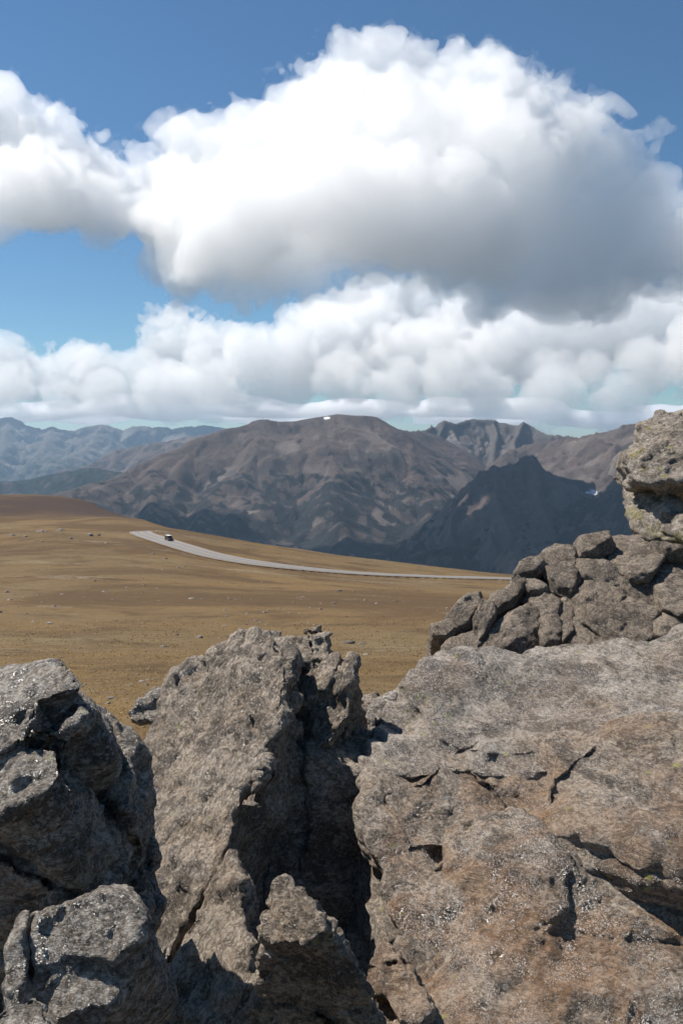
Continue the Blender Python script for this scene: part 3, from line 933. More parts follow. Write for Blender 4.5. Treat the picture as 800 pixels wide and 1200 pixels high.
    flake = M.n('BsdfGlossy', {'Color': (.75, .74, .72), 'Roughness': .3, 'Normal': nn})
    fc = M.n('SeparateColor', {0: fl.outputs['Color']})
    amt = M.math('MULTIPLY', M.math('GREATER_THAN', fc.outputs[2], .72), M.ramp(M.noise(c, 8, 4, .65), .38, .58, .03, .26 * mica))
    mx = M.n('MixShader', {0: amt})
    M.set(mx.inputs[1], body)
    M.set(mx.inputs[2], flake)
    M.set(M.out.inputs[0], mx)
    return M.m

ROCK_GREY = rock_material('grey_schist', (0.2154, 0.1795, 0.1433), (0.0298, 0.0245, 0.0198), (0.5139, 0.4675, 0.4039), (0.2918, 0.2169, 0.1423), warm_amt=.6, dark_amt=.7, pale_amt=.5, gloss=.8, mica=.8, lichen_amt=.5)
ROCK_FIN = rock_material('brown_schist', (0.2393, 0.187, 0.1388), (0.0328, 0.026, 0.0198), (0.4785, 0.4104, 0.3278), (0.3502, 0.2506, 0.1531), warm_amt=.6, dark_amt=.55, pale_amt=.35, gloss=.6, mica=.5, lichen_amt=.35)
ROCK_SLAB = rock_material('pinkish_gneiss', (0.2345, 0.1851, 0.1415), (0.0352, 0.0275, 0.0212), (0.4785, 0.4114, 0.3314), (0.3445, 0.2431, 0.1477), warm_amt=.55, dark_amt=.55, pale_amt=.4, gloss=.8, mica=.8, lichen_amt=.8, rust=.4)
ROCK_PALE = rock_material('grey_gneiss', (0.2507, 0.2132, 0.1773), (0.0391, 0.0321, 0.0264), (0.4594, 0.4114, 0.3494), (0.3254, 0.2525, 0.1702), warm_amt=.45, dark_amt=.5, pale_amt=.5, gloss=.8, mica=1.2, lichen_amt=.6, rust=.2)
ROCK_RUST = rock_material('rusty_mica_gneiss', (0.2297, 0.173, 0.1254), (0.0352, 0.0275, 0.0205), (0.4594, 0.3927, 0.3134), (0.3254, 0.2057, 0.1164), warm_amt=.7, dark_amt=.5, pale_amt=.45, gloss=.9, mica=1.6, lichen_amt=.6, rust=.6)
ROCK_PILE = rock_material('brown_blocky_rock', (0.2105, 0.1654, 0.1254), (0.0328, 0.026, 0.0205), (0.3732, 0.3142, 0.2463), (0.2565, 0.188, 0.1254), warm_amt=.5, dark_amt=.5, pale_amt=.3, gloss=.3, mica=.4, lichen_amt=.15)
ROCK_LEDGE = rock_material('pale_lichened_rock', (0.378, 0.317, 0.256), (0.08, 0.066, 0.05), (0.549, 0.488, 0.421), (0.403, 0.305, 0.195), warm_amt=.5, dark_amt=.5, pale_amt=.5, gloss=.3, mica=.5, lichen=(0.36, 0.33, 0.05), lichen_amt=.55, stain=(0.33, 0.29, 0.05))
SL = ((.45, .25), (.16, .32), (.06, .4), (.028, .5))
SL2 = ((.35, .5), (.13, .5), (.05, .55), (.026, .55))
# ------------------------------------------------------------------ the outcrop in front
nA1, nA2 = (-.22, -.42, .88), (-.2, -.58, .79)
A = [face([(-90, 800), (0, 780), (30, 770), (68, 756), (100, 768), (112, 798), (109, 818), (86, 828), (70, 838), (40, 842), (0, 838), (-90, 850)], (50, 800, 1.76), nA1, [(0.02, .12, -.14), (0.0, .22, -.3)]),
     face([(-120, 830), (0, 826), (75, 832), (92, 850), (97, 884), (62, 918), (0, 936), (-120, 945)], (40, 880, 1.60), nA2, [(.0, .12, -.20), (.0, .3, -.9), (.0, .35, -.4)]),
     face([(90, 822), (112, 812), (130, 826), (152, 842), (164, 872), (164, 905), (158, 938), (122, 930), (98, 892)], (130, 870, 1.92), (-.12, -.58, .8), [(.0, .08, -.16), (.0, .2, -.5)]),
     np.array([at(104, 900, 1.92), at(160, 932, 1.93), at(188, 1052, 1.88), at(172, 1080, 1.80), at(96, 1100, 1.76), at(160, 940, 2.1), at(182, 1100, 2.0), at(60, 1160, 1.95), at(96, 890, 2.1)])]
rock('boulder', 'big grey boulder at the left edge with a bright capped top', A, .0074, ROCK_GREY, 101, (nA2, (1, 0, .2)), cutd=.03, cuts=9, joints=4, group='boulders of the outcrop', strata=.010,
     cracks=[([at(0, 840, 1.720), at(40, 842, 1.696), at(75, 838, 1.696), at(95, 815, 1.760), at(108, 808, 1.840)], .014, .035), ([at(95, 850, 1.840), at(105, 885, 1.800), at(135, 880, 1.840), at(150, 850, 1.936)], .009, .02)])
nB = (-.12, -.84, .53)
B = [face([(14, 1082), (28, 1070), (52, 1064), (104, 1056), (118, 1038), (136, 1024), (150, 1032), (166, 1080), (174, 1118), (152, 1136), (122, 1152), (92, 1225), (10, 1225), (24, 1145)], (100, 1100, 1.36), nB, [(.0, .10, -.14), (.0, .28, -.3)])]
rock('boulder', 'dark grey angular block low in the bottom left corner, below the big capped boulder', B, .0055, ROCK_GREY, 102, (nB, (1, .2, 0)), joints=2, jstep=.010, cuts=18, low=((.4, .006),), chip=((.13, .3), (.055, .22), (.026, .45)), fine=.4, group='boulders of the outcrop', strata=.008)
rock('boulder', 'small rough stone cut off by the bottom left corner', [face([(-30, 1190), (0, 1178), (30, 1164), (55, 1188), (80, 1230), (-30, 1240)], (20, 1195, 1.20), (-.2, -.4, .9), [(0, .12, -.2)])], .006, ROCK_GREY, 103, joints=0, cuts=8, group='boulders of the outcrop')

nC = (-.45, -.45, .77)
pC = (262, 1000, 2.35)
C1 = face([(298, 730), (322, 738), (333, 756), (324, 830), (304, 880), (264, 1000), (174, 1012), (150, 950), (155, 895), (168, 858), (194, 808), (232, 772), (266, 742)], pC, nC, [(.03, .22, -.18), (.10, .30, -.72)])
C2 = face([(160, 905), (262, 960), (264, 1000), (262, 1040), (292, 1062), (284, 1225), (205, 1225), (212, 1130), (192, 1050), (160, 960)], pC, nC, [(.02, .1, -.25), (.08, .28, -.55)])
rock('boulder', 'tall leaning fin of brown rock standing left of the dark gap', [C1, C2], .0092, ROCK_FIN, 104, (nC, (.3, .6, .7)), cutd=.03, joints=4, jstep=.014, chip=((.3, .3), (.13, .45), (.055, .55), (.026, .55)), group='boulders of the outcrop', ripple=.014, strata=.012, low=((.35, .014), (.16, .005)), fine=.65,
     cracks=[([on_plane(a, b, at(*pC), nC) for a, b in ((190, 1010), (205, 1060), (212, 1110))], .012, .03), ([on_plane(a, b, at(*pC), nC) for a, b in ((318, 760), (300, 810), (288, 850), (262, 860))], .010, .022)])
D1 = [face([(328, 765), (338, 744), (360, 735), (379, 730), (387, 750), (386, 776), (370, 786), (345, 780)], (360, 758, 3.28), (-.2, -.75, .6), [(.0, .22, -.1)])]
rock('boulder', 'small knobbly rock perched right of the fin peak', D1, .008, ROCK_FIN, 105, group='boulders of the outcrop', chip=((.09, .5), (.045, .6)), fine=.8, cuts=10, cutd=.03, joints=2)
D2 = [face([(326, 800), (345, 778), (374, 771), (396, 782), (414, 776), (418, 800), (413, 830), (409, 862), (395, 876), (350, 886), (316, 874)], (370, 830, 3.05), (-.32, -.55, .77), [(.0, .12, -.12), (.05, .4, -.5)])]
rock('boulder', 'tan shoulder block below the knobbly rock beside the fin', D2, .0085, ROCK_FIN, 106, ((-.4, -.4, .8), (.3, .6, .7)), group='boulders of the outcrop', strata=.01,
     cracks=[([at(395, 785, 3.1), at(405, 815, 3.05), at(398, 850, 3.0)], .012, .025)])
E_ = [face([(312, 874), (345, 864), (400, 880), (442, 906), (437, 932), (418, 955), (414, 1000), (445, 1070), (475, 1110), (480, 1260), (330, 1260), (290, 1100), (258, 1045), (264, 1000), (285, 930)], (360, 930, 2.74), (.22, -.95, .20), [(.12, .55, -.05)])]
rock('boulder', 'black shaded block between the fin and the big slab', E_, .0125, ROCK_FIN, 107, ((.2, -.8, .5), (1, 0, 0)), joints=9, jstep=.02, group='boulders of the outcrop', strata=.01)
Fk = [face([(325, 1017), (340, 1025), (356, 1042), (373, 1062), (379, 1078), (366, 1094), (330, 1098), (284, 1094), (291, 1062), (305, 1036)], (330, 1062, 1.72), (-.32, -.38, .87), [(.0, .06, -.06), (.02, .22, -.28)]),
      np.array([at(288, 1075, 1.70), at(376, 1078, 1.70), at(380, 1120, 1.73), at(284, 1130, 1.74), at(270, 1240, 1.79), at(380, 1100, 1.85), at(420, 1172, 1.78), at(446, 1225, 1.76), at(330, 1050, 1.95), at(270, 1240, 1.9), at(446, 1240, 1.88), at(400, 1240, 1.78)])]
rock('boulder', 'pointed tan-topped rock at the bottom of the dark gap', Fk, .006, ROCK_FIN, 108, group='boulders of the outcrop', chip=((.1, .3), (.05, .45), (.024, .6)), fine=.7, cuts=12, cutd=.03, joints=3, jstep=.008)
K = [face([(154, 834), (176, 818), (200, 807), (208, 815), (198, 828), (180, 838), (162, 843)], (180, 826, 3.1), (-.1, -.7, .7), [(0, .25, -.08)])]
rock('stone', 'thin grey stone wedged between the left boulder and fin', K, .008, ROCK_GREY, 109, joints=0, cuts=6, cat='stone')

n1 = (-.13, -.24, .96)
p1 = (620, 820, 3.2)
G1 = [face([(412, 908), (425, 872), (446, 838), (470, 822), (488, 800), (515, 785), (540, 776), (600, 766), (660, 757), (700, 767), (742, 768), (766, 758), (830, 752), (960, 765), (960, 890), (800, 870), (700, 880), (600, 888), (520, 900), (440, 915)], p1, n1, [(.04, .1, -.16), (.1, .25, -.7)], ring=.03),
      face([(470, 823), (498, 802), (540, 790), (600, 850), (622, 884), (560, 892), (500, 878)], p1, n1, [(.0, .0, -.15)], lift=.035),
      face([(640, 850), (690, 838), (800, 830), (960, 840), (960, 885), (800, 868), (700, 876)], p1, n1, [(.0, .0, -.15)], lift=.03)]
crk = lambda px, p, n, w, d: ([on_plane(a, b, at(*p), n) for a, b in px], w, d)
rock('rock_slab', 'broad pale slab sloping up to the blocky rock pile', G1, .0115, ROCK_PALE, 110, (n1, (.6, -.8, 0)), group='slabs of the outcrop', ripple=.034, strata=.008, warp=.03, low=((.5, .035), (.16, .012)), jag=False, cuts=0, joints=0, chip=SL, fine=1.1,
     cracks=[crk([(672, 862), (700, 853), (722, 842)], p1, n1, .012, .022), crk([(520, 800), (560, 850), (600, 880)], p1, n1, .02, .012), crk([(755, 785), (790, 800)], p1, n1, .010, .02)])
n2 = (-.15, -.35, .92)
p2 = (600, 930, 2.65)
G2 = [face([(420, 905), (520, 880), (600, 868), (700, 862), (830, 855), (960, 870), (960, 1110), (800, 1052), (752, 1018), (702, 988), (655, 974), (618, 966), (590, 960), (430, 925)], p2, n2, [(.0, .04, -.10), (.04, .35, -.30)], ring=.02),
      face([(411, 940), (430, 912), (520, 895), (600, 930), (622, 966), (610, 1010), (560, 1085), (510, 1150), (470, 1125), (455, 1092), (440, 1048), (418, 1000)], p2, n2, [(.05, .0, -.12), (.12, .1, -.9)], ring=.02),
      face([(618, 962), (634, 925), (690, 892), (760, 880), (960, 885), (960, 1100), (800, 1048), (752, 1014), (702, 984), (655, 970)], p2, n2, [(.0, .0, -.12)], lift=.05),
      face([(450, 935), (520, 905), (585, 915), (596, 950), (540, 985), (470, 990)], p2, n2, [(.0, .0, -.12)], lift=.035)]
rock('rock_slab', 'grey brown overhanging slab above the long dark crack', G2, .0104, ROCK_SLAB, 111, (n2, (.8, -.5, 0)), group='slabs of the outcrop', strata=.008, warp=.035, low=((.4, .04), (.16, .014)), jag=False, cuts=0, joints=0, chip=SL2, fine=1.3,
     stains=[([on_plane(a, b, at(*p2), n2) for a, b in ((640, 960), (690, 950), (720, 905))], .09), ([on_plane(a, b, at(*p2), n2) for a, b in ((715, 895), (750, 890))], .06)],
     cracks=[crk([(540, 1000), (575, 978), (620, 975)], p2, n2, .010, .014), crk([(690, 905), (730, 900), (790, 880)], p2, n2, .010, .016), crk([(770, 925), (775, 960), (740, 985)], p2, n2, .009, .016)])
n3 = (-.02, -.32, .94)
p3 = (650, 1080, 2.255)
G3 = [face([(530, 985), (620, 955), (720, 950), (960, 1000), (1000, 1260), (480, 1280), (500, 1140), (515, 1060)], p3, n3, [(.04, .1, -.2), (.06, .15, -.38)], ring=.025),
      face([(470, 1075), (540, 1010), (612, 972), (640, 990), (645, 1060), (560, 1125), (500, 1150)], (585, 1040, 2.33), (-.16, -.36, .92), [(.04, .05, -.2), (.08, .1, -.4)]),
      np.concatenate([face([(540, 1040), (618, 985), (648, 1000), (640, 1040), (560, 1110), (505, 1150)], (585, 1040, 2.335), (-.16, -.36, .92), [(.05, .05, -.3)]), face([(720, 1060), (690, 1130), (600, 1215), (500, 1230)], p3, n3, [(0, 0, -.2)])]),
      face([(560, 1000), (640, 982), (720, 1020), (960, 1075), (960, 1132), (760, 1098), (690, 1088), (625, 1062), (575, 1078)], p3, n3, [(.0, .0, -.12)], lift=.035)]
rock('rock_slab', 'rusty glittering slab filling the bottom right corner', G3, .0082, ROCK_RUST, 112, (n3, (.9, -.3, 0)), group='slabs of the outcrop', strata=.006, warp=.03, low=((.4, .03), (.16, .009)), jag=False, cuts=0, joints=0, chip=SL, fine=1.1,
     stains=[([on_plane(a, b, at(*p3), n3) for a, b in ((690, 1005), (730, 1030), (765, 1052))], .05), ([on_plane(a, b, at(*p3), n3) for a, b in ((745, 1090), (790, 1100))], .035), ([on_plane(a, b, at(*p3), n3) for a, b in ((600, 1000), (640, 1030))], .06)],
     cracks=[crk([(590, 1065), (625, 1058), (650, 1072), (690, 1086), (760, 1095)], p3, n3, .009, .016), crk([(590, 1118), (650, 1108)], p3, n3, .007, .01), crk([(600, 1130), (520, 1140)], p3, n3, .008, .012)])
G4 = [face([(452, 1095), (478, 1098), (505, 1130), (510, 1240), (425, 1240), (444, 1182), (458, 1142)], (480, 1150, 1.98), (-.35, -.5, .79), [(.03, .05, -.15), (.1, .2, -.6)])]
rock('boulder', 'grey lump at the foot of the slabs, right beside the dark gap', G4, .0065, ROCK_SLAB, 113, group='boulders of the outcrop', strata=.008)
small = [([(428, 848), (436, 822), (455, 812), (474, 815), (470, 836), (450, 850), (436, 858)], 3.9, 'tilted small stone in the notch, resting by the slab tip'),
         ([(466, 815), (478, 798), (496, 790), (505, 802), (492, 818), (474, 828)], 4.3, 'dark small stone at the upper left corner of the slab'),
         ([(408, 865), (418, 845), (440, 840), (446, 858), (436, 880), (416, 884)], 3.6, 'small stone in the notch right behind the fin'),
         ([(400, 905), (412, 884), (436, 878), (446, 892), (436, 915), (412, 920)], 3.2, 'rounded stone jammed in the notch above the dark gap'),
         ([(504, 792), (516, 782), (540, 776), (548, 788), (530, 800), (510, 804)], 4.5, 'little black stone wedged between slab and rock pile'),
         ([(408, 842), (420, 826), (436, 818), (440, 832), (428, 846), (412, 852)], 4.4, 'little flat stone farthest back in the notch')]
for k, (px, d, lb) in enumerate(small):
    rock('stone', lb, [face(px, (*px[0], d), (-.2 + .15 * (k % 3), -.7, .7), [(.02, .12, -.06), (0, .3, -.2)])], .010, ROCK_FIN if k % 2 else ROCK_GREY, 120 + k, cat='stone', group='loose stones in the notch', chip=((.12, .3), (.06, .4)), low=((.16, .006),), cuts=10, cutd=.03, joints=1)

# the blocky pile behind the slab
PILE = [([(505, 735), (528, 726), (537, 737), (523, 752), (507, 748)], 'end block sticking out lowest at the left of the pile'),
        ([(528, 722), (541, 705), (560, 698), (563, 720), (552, 734), (537, 741), (531, 732)], 'grey block with a shaded front near the left end of the pile'),
        ([(514, 776), (527, 751), (556, 742), (563, 757), (549, 770), (522, 782)], 'flat topped block under the left end of the pile'),
        ([(508, 790), (522, 780), (549, 770), (566, 772), (545, 790), (520, 800)], 'dark low block at the left foot of the pile'),
        ([(562, 771), (566, 750), (579, 731), (597, 722), (616, 706), (631, 715), (636, 731), (634, 752), (612, 760), (575, 774)], 'big rounded pale block low on the left of the pile'),
        ([(555, 730), (563, 711), (576, 715), (577, 731), (561, 752)], 'narrow upright block left of the rounded pale one'),
        ([(570, 714), (589, 697), (600, 686), (608, 674), (617, 670), (613, 694), (602, 709), (583, 718)], 'long pale block stepping up the left edge of the pile'),
        ([(600, 677), (611, 662), (630, 655), (640, 666), (628, 678), (609, 681)], 'light wedge block on the left shoulder of the pile'),
        ([(604, 683), (627, 678), (642, 688), (640, 699), (620, 698)], 'small tan block under the light wedge'),
        ([(628, 656), (650, 641), (673, 644), (677, 664), (661, 668), (642, 662)], 'sloping tan block along the skyline left of the tall crack'),
        ([(640, 670), (665, 666), (677, 675), (671, 698), (650, 692)], 'block set under the sloping tan one, left of the tall crack'),
        ([(611, 702), (639, 697), (655, 705), (655, 726), (635, 722)], 'dark middle block above the small stacked pair'),
        ([(634, 728), (650, 724), (657, 739), (653, 756), (636, 754)], 'small squarish block at the foot of the pile centre'),
        ([(653, 706), (669, 700), (677, 720), (673, 747), (661, 756), (654, 736)], 'upright brown block just left of the tall crack'),
        ([(676, 637), (711, 633), (715, 645), (700, 653), (678, 656)], 'flat dark cap block on the skyline right of the tall crack'),
        ([(678, 661), (699, 656), (733, 675), (726, 691), (706, 691), (678, 678)], 'wide smooth block below the dark cap block'),
        ([(673, 684), (695, 684), (725, 699), (733, 707), (711, 716), (703, 747), (685, 725), (672, 698)], 'leaning block left of the biggest block'),
        ([(709, 717), (732, 706), (760, 720), (784, 733), (771, 747), (740, 768), (702, 772), (701, 746)], 'biggest pointed brown block low on the right of the pile'),
        ([(711, 637), (732, 629), (762, 636), (778, 649), (763, 672), (740, 674), (717, 657)], 'large rounded block at the top of the pile'),
        ([(762, 636), (800, 640), (840, 650), (800, 658), (780, 655)], 'thin slab block at the top right of the pile'),
        ([(728, 679), (755, 680), (775, 701), (780, 717), (759, 717), (731, 698)], 'dark block between the rounded top and biggest block'),
        ([(773, 661), (800, 657), (860, 662), (860, 718), (800, 714), (781, 706), (767, 675)], 'tall block at the right edge of the pile'),
        ([(776, 720), (797, 724), (860, 730), (860, 764), (785, 753), (770, 740)], 'shaded block at the right foot of the pile'),
        ([(668, 724), (684, 728), (701, 750), (699, 770), (676, 768), (663, 752)], 'crumbly block between the upright and biggest blocks')]
nP = np.array((-.12, -.62, .77))
pP = (650, 700, 5.7)
rng = np.random.default_rng(5)
for k, (px, lb) in enumerate(PILE):
    p0 = at(*pP)
    n = nP + rng.normal(0, .12, 3)
    c0 = np.mean(px, 0)
    pc = on_plane(c0[0], c0[1], p0, nP)
    P = np.array([on_plane(a, b, pc, n) for a, b in px])
    m = P.mean(0)
    nn_ = n / np.linalg.norm(n)
    H_ = np.concatenate([m + (P - m) * 1.27, m + (P - m) * .93 + nn_ * .075 * rng.uniform(.4, 1.4) + (P - m) * rng.normal(0, .06, (1, 3)), m + (P - m) * 1.0 + np.array([.02, .4, -.3])])
    rock('boulder', lb, [H_], (.0125), ROCK_PILE, 140 + k, (n, rng.normal(0, 1, 3)), group='blocks of the rock pile', warp=.005, low=((.3, .003),), chip=((.12, .22), (.05, .35)), strata=.003, soft=.002, fine=.45, cuts=18, cutd=.07, joints=1, jstep=.012)
core = face([(520, 800), (560, 720), (620, 680), (690, 655), (730, 648), (900, 655), (900, 830)], (650, 700, 5.95), nP, [(.0, .5, -.5), (0, 1.2, -.4)])
rock('bedrock', 'shadowed bedrock seen in gaps behind the stacked blocks', [core], .03, ROCK_PILE, 180, warp=.03, low=((.35, .05),), chip=((.25, .5),), cuts=0, joints=0)

# the ledge leaning in from the right
nI = (-.35, -.55, .76)
I_ = [face([(744, 502), (768, 492), (800, 482), (930, 463), (930, 535), (800, 537), (770, 530), (747, 526)], (760, 510, 3.0), nI, [(.06, .25, -.02), (.1, .35, -.2)]),
      face([(735, 533), (727, 543), (732, 557), (752, 563), (800, 563), (930, 563), (930, 515), (765, 520), (744, 526)], (750, 545, 2.92), (-.35, -.7, .62), [(.04, .28, -.02), (.1, .35, -.1)]),
      np.array([at(720, 555, 3.5), at(720, 573, 3.45), at(730, 590, 3.33), at(733, 596, 3.24), at(741, 607, 3.14), at(762, 620, 2.98), at(790, 636, 2.80), at(840, 646, 2.66), at(766, 556, 3.16), at(776, 585, 2.98), at(786, 598, 2.86), at(804, 618, 2.72), at(838, 636, 2.62), at(848, 654, 2.64)]),
      np.array([at(758, 552, 3.5), at(938, 548, 3.35), at(938, 684, 3.4), at(813, 639, 3.4), at(783, 606, 3.45), at(758, 552, 3.95), at(938, 548, 3.95), at(938, 684, 3.9), at(813, 639, 3.9)])]
rock('rock_ledge', 'pale overhanging ledge with yellow lichen at the right edge', I_, .0098, ROCK_LEDGE, 190, ((-.1, -.2, .97), (1, .2, 0)), cat='rock', strata=.022, warp=.015, stains=[([at(740, 522, 3.0), at(750, 520, 2.95)], .05), ([at(742, 600, 3.2), at(768, 620, 2.98), at(800, 640, 2.75)], .06)], low=((.3, .02), (.14, .012)), chip=((.2, .25), (.08, .4), (.03, .6)), fine=.5, cuts=14, cutd=.05, joints=3, jstep=.012)
rock('bedrock', 'wall of bedrock right of the frame that carries the pale ledge', [np.array([at(900, 475, 3.0), at(1200, 470, 3.0), at(900, 660, 3.02), at(1010, 760, 3.0), at(1200, 1000, 2.9), at(1020, 900, 2.9), at(900, 480, 3.8), at(1200, 480, 3.8), at(920, 660, 3.6), at(1020, 900, 3.6), at(1200, 1000, 3.6)])], .03, ROCK_LEDGE, 191, low=((.35, .05),), chip=((.25, .4),), cuts=0, joints=0, cat='rock')
rock('bedrock', 'dark bedrock floor at the bottom of the black gap', [np.array([(x, y, z) for x in (-1.6, 1.8) for y in (.9, 3.4) for z in (-2.6, -2.02)])], .04, ROCK_FIN, 192, warp=.04, low=((.4, .06),), chip=((.25, .4),), cuts=0, joints=0)
print('rocks', round(time.time() - T0, 1), sum(len(o.data.polygons) for o in SC.objects if o.type == 'MESH') * 2)
# ------------------------------------------------------------------ tundra details: tufts, loose stones, low outcrops, a vehicle on the road
rng = np.random.default_rng(77)
def scatter(n, r0, r1, power=1.0):
    a = rng.uniform(-.56, .56, n)
    r = r0 * (r1 / r0) ** (rng.random(n) ** power)
    return r * np.sin(a), r * np.cos(a)

# grass tufts (nobody could count them)
N = 90000
tx, ty = scatter(N, 11, 78, .75)
cl = pnoise(tx / 5, ty / 5, 2.0) + .6 * pnoise(tx / 1.7, ty / 1.7, 4.0)
keep = (cl + rng.normal(0, .35, N) > .02) & (rng.random(N) < np.clip((78 - np.hypot(tx, ty)) / 50, 0, 1))
tx, ty = tx[keep], ty[keep]
tz = ground_z(tx, ty)
n = len(tx)
ht = rng.uniform(.022, .06, n) * np.clip(np.hypot(tx, ty) / 40, .8, 2.2)
wd = ht * rng.uniform(1.6, 3.0, n)
Vs, Ts = [], []
for k in range(2):
    th = rng.uniform(0, math.pi, n)
    dx, dy = np.cos(th) * wd * .5, np.sin(th) * wd * .5
    lx, ly = rng.normal(0, .35, n) * ht, rng.normal(0, .35, n) * ht
    Vs.append(np.stack([np.c_[tx - dx, ty - dy, tz - .02], np.c_[tx + dx, ty + dy, tz - .02], np.c_[tx + lx, ty + ly, tz + ht]], 1))
Vt = np.concatenate(Vs).reshape(-1, 3)
tuft_me = mesh_from('grass', Vt, np.arange(len(Vt)).reshape(-1, 3), False)
TG = Nodes('dry_grass')
c = TG.coord()
col = TG.mix(TG.ramp(TG.noise(c, .35, 3, .6), .38, .62), (.40, .285, .125), (.30, .205, .09))
col = TG.mix(TG.ramp(TG.noise(c, 6, 2, .6), .45, .65, 0, .6), col, (.50, .39, .21))
mx = TG.n('MixShader', {0: .68})
TG.set(mx.inputs[1], TG.n('BsdfDiffuse', {'Color': col}))
TG.set(mx.inputs[2], TG.n('BsdfTranslucent', {'Color': col}))
TG.set(TG.out.inputs[0], mx)
tag(link('grass', tuft_me, TG.m), kind='stuff')

# small stones lying all over the turf
N = 2600
sx, sy = scatter(N, 12, 260, .9)
keep = pnoise(sx / 14, sy / 14, 9.0) + .5 * pnoise(sx / 5, sy / 5, 6.0) > .02
sx, sy = sx[keep], sy[keep]
sz = ground_z(sx, sy)
n = len(sx)
sr = np.minimum(.045 * np.exp(rng.normal(0, .55, n)) * np.clip(np.hypot(sx, sy) / 40, .7, 3.0), .45)
oct_ = np.array([(1, 0, 0), (0, 1, 0), (-1, 0, 0), (0, -1, 0), (.6, .6, .55), (-.6, .6, .6), (-.5, -.6, .5), (.6, -.5, .6), (0, 0, .8), (0, 0, -.5)], float)
ot = np.array([(0, 1, 4), (1, 2, 5), (2, 3, 6), (3, 0, 7), (0, 4, 7), (1, 5, 4), (2, 6, 5), (3, 7, 6), (4, 5, 8), (5, 6, 8), (6, 7, 8), (7, 4, 8)])
Vst = oct_[None] * (1 + rng.normal(0, .22, (n, len(oct_), 3)))
th = rng.uniform(0, 2 * math.pi, n)
X_ = (Vst[:, :, 0] * np.cos(th)[:, None] - Vst[:, :, 1] * np.sin(th)[:, None]) * rng.uniform(.8, 1.7, n)[:, None]
Y_ = Vst[:, :, 0] * np.sin(th)[:, None] + Vst[:, :, 1] * np.cos(th)[:, None]
Vst = np.stack([X_, Y_, Vst[:, :, 2] * .75], -1) * sr[:, None, None] + np.stack([sx, sy, sz], -1)[:, None]
Tst = (ot[None] + (np.arange(n) * len(oct_))[:, None, None]).reshape(-1, 3)
SG = Nodes('field_stone')
c = SG.coord()
SG.set(SG.out.inputs[0], SG.n('BsdfPrincipled', {'Base Color': SG.mix(SG.ramp(SG.noise(c, .9, 4, .7), .35, .65), (.10, .082, .066), (.26, .225, .185)), 'Roughness': .9}))
tag(link('scattered_stones', mesh_from('scattered_stones', Vst.reshape(-1, 3), Tst, False), SG.m), kind='stuff')

# low outcrops on the tundra, each stone its own thing
FIELD = [((38, 619), (62, 623), 'long flat grey stone topping the far left outcrop'), ((62, 618), (80, 622), 'thin pale stone slab beside the long flat stone, far left'),
         ((8, 624), (22, 628), 'small grey stone nearest the left edge of the photo'), ((99, 622), (113, 628), 'dark squat stone at the right end of the far outcrop'),
         ((112, 624), (120, 628), 'small dark stone touching the squat one at the outcrop end'), ((24, 626), (36, 629), 'low stone between the edge stone and the long flat stone'),
         ((304, 714), (316, 718), 'single flat dark stone in the turf above the fin'), ((78, 629), (88, 632), 'half buried stone below the thin pale slab'),
         ((45, 632), (54, 635), 'half buried stone below the long flat stone'), ((120, 634), (130, 637), 'half buried stone below the squat dark stone')]
for k, (a, b, lb) in enumerate(FIELD):
    px, py = (a[0] + b[0]) / 2, b[1]
    r = ray(px, py)
    d = 60.0
    for _ in range(400):                                  # walk along the sight line to the turf
        q = r * d / r[1]
        if q[2] < ground_z(q[:1], q[1:2])[0]:
            break
        d *= 1.006
    w, h = .62 * (b[0] - a[0]) / F * d, .55 * (b[1] - a[1]) / F * d
    rg = np.random.default_rng(200 + k)
    base_z = float(ground_z(q[:1], q[1:2])[0])
    pts = np.array([q[0], q[1], base_z]) + np.array([(x * w * .5, y * w * .45, z * h * (1.0 + rg.normal(0, .12))) for x, y, z in
          ((-1, -.4, -.3), (-.9, .5, -.3), (.9, .5, -.3), (1, -.4, -.3), (0, -1, -.3), (-.85, -.2, .55), (-.3, .4, .95), (.4, .3, 1.0), (.8, -.1, .6), (.1, -.5, .8), (-.4, -.4, .75))])
    big = max(w, h)
    rock('stone', lb, [pts], max(big / 38, .02), ROCK_PILE, 210 + k, cat='stone', group='stones in the turf', warp=.01 * big, low=((big * .3, big * .02), (big * .12, big * .012)), chip=((big * .2, .3),), fine=.5, cuts=8, cutd=.08 * big, joints=0)

# the vehicle on the road: a dark boxy off-roader with a pale roof
def bevel_box(bm, lo, hi, bev=.04, taper=None):
    vs = [bm.verts.new((x, y, z)) for x in (lo[0], hi[0]) for y in (lo[1], hi[1]) for z in (lo[2], hi[2])]
    if taper:
        cx, cy = (lo[0] + hi[0]) / 2, (lo[1] + hi[1]) / 2
        for v in vs:
            if v.co.z > (lo[2] + hi[2]) / 2:
                v.co.x = cx + (v.co.x - cx) * taper[0]
                v.co.y = cy + (v.co.y - cy) * taper[1]
    fs = [bm.faces.new([vs[i] for i in f]) for f in ((0, 1, 3, 2), (4, 6, 7, 5), (0, 4, 5, 1), (2, 3, 7, 6), (0, 2, 6, 4), (1, 5, 7, 3))]
    if bev:
        es = list({e for f in fs for e in f.edges})
        bmesh.ops.bevel(bm, geom=es, offset=bev, segments=2, affect='EDGES')
def bm_obj(name, bm, mat, parent):
    bmesh.ops.recalc_face_normals(bm, faces=bm.faces)
    me = bpy.data.meshes.new(name)
    bm.to_mesh(me)
    bm.free()
    return link(name, me, mat, parent)
def plain(name, col, rough=.4, metal=0.0):
    M = Nodes(name)
    M.set(M.out.inputs[0], M.n('BsdfPrincipled', {'Base Color': col, 'Roughness': rough, 'Metallic': metal}))
    return M.m
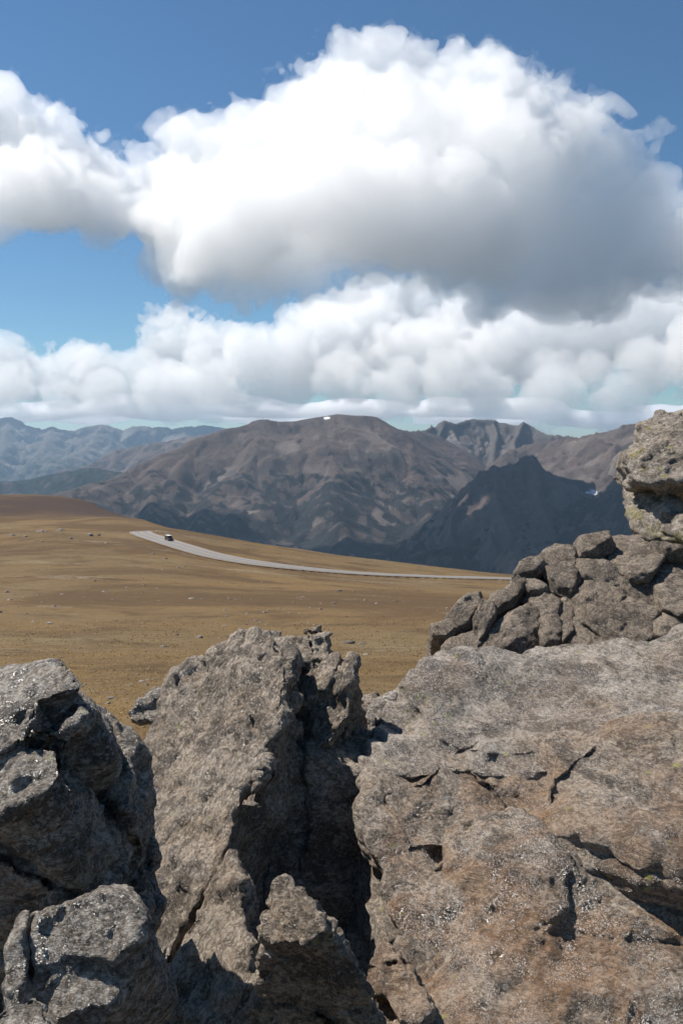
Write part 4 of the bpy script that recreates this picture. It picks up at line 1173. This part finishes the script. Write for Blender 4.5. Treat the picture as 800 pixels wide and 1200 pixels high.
car_paint, car_roof, car_glass, rubber, rim_m, red, lamp = plain('dark_car_paint', (.035, .028, .025), .3), plain('pale_roof_paint', (.70, .70, .68), .4), plain('tinted_glass', (.02, .022, .025), .08), plain('tyre_rubber', (.02, .02, .02), .9), plain('rim_metal', (.45, .45, .46), .35, 1.0), plain('tail_lamp_red', (.35, .02, .02), .3), plain('head_lamp_clear', (.75, .75, .72), .15)
i_car = int(np.argmin(np.hypot(road_line[:, 0] - at(191, 632, 232)[0], road_line[:, 1] - at(191, 632, 232)[1])))
tdir = road_line[i_car + 4] - road_line[i_car - 4]
tdir = tdir / np.linalg.norm(tdir)
nrm2 = np.array([-tdir[1], tdir[0]])
car = bpy.data.objects.new('parked_car', None)
COL.objects.link(car)
cxy = road_line[i_car] + nrm2 * 1.4
car.location = (cxy[0], cxy[1], road_h[i_car] + .004)
car.scale = (.74, .74, .74)
car.rotation_euler = (0, 0, math.atan2(tdir[1], tdir[0]))
tag(car, 'dark boxy off-road vehicle with a pale roof standing on the road', 'car')
bm = bmesh.new(); bevel_box(bm, (-2.35, -.95, .42), (2.35, .95, 1.12), .08); bm_obj('body', bm, car_paint, car)
bm = bmesh.new(); bevel_box(bm, (-2.25, -.88, 1.10), (1.15, .88, 1.92), .05, (.92, .90)); bm_obj('cabin', bm, car_paint, car)
bm = bmesh.new(); bevel_box(bm, (-2.14, -.82, 1.91), (1.04, .82, 2.02), .04); bm_obj('roof', bm, car_roof, car)
for sy in (-1, 1):
    for x0, x1 in ((-2.0, -1.15), (-1.08, -.1), (-.03, .85)):
        bm = bmesh.new(); bevel_box(bm, (x0, sy * .85 - .02, 1.2), (x1, sy * .85 + .02, 1.78), .012); w_ = bm_obj('window', bm, car_glass, car)
        w_.rotation_euler = (0, 0, 0)
    bm = bmesh.new(); bevel_box(bm, (2.30, sy * .72 - .16, .72), (2.38, sy * .72 + .16, .92), .02); bm_obj('headlight', bm, lamp, car)
    bm = bmesh.new(); bevel_box(bm, (-2.38, sy * .82 - .08, .78), (-2.31, sy * .82 + .08, 1.08), .02); bm_obj('tail_light', bm, red, car)
bm = bmesh.new(); bevel_box(bm, (1.06, -.74, 1.16), (1.13, .74, 1.80), .015); bm_obj('windscreen', bm, car_glass, car)
bm = bmesh.new(); bevel_box(bm, (-2.24, -.72, 1.2), (-2.17, .72, 1.80), .015); bm_obj('rear_window', bm, car_glass, car)
bm = bmesh.new(); bevel_box(bm, (2.33, -.93, .40), (2.45, .93, .62), .03); bm_obj('bumper', bm, rubber, car)
bm = bmesh.new(); bevel_box(bm, (-2.45, -.93, .40), (-2.33, .93, .62), .03); bm_obj('bumper', bm, rubber, car)
for x in (-1.45, 1.5):
    for sy in (-1, 1):
        wm = bpy.data.objects.new('wheel', None)
        COL.objects.link(wm)
        wm.parent = car
        wm.location = (x, sy * .86, .39)
        for nm, rr_, ww, mt_ in (('tyre', .39, .125, rubber), ('rim', .24, .135, rim_m)):
            bm = bmesh.new()
            bmesh.ops.create_cone(bm, cap_ends=True, segments=20, radius1=rr_, radius2=rr_, depth=ww * 2, matrix=Matrix.Rotation(math.pi / 2, 4, 'X'))
            bm_obj(nm, bm, mt_, wm)
print('details', round(time.time() - T0, 1), sum(len(o.data.polygons) * (len(o.data.loops) // max(len(o.data.polygons), 1) - 2) for o in SC.objects if o.type == 'MESH'))
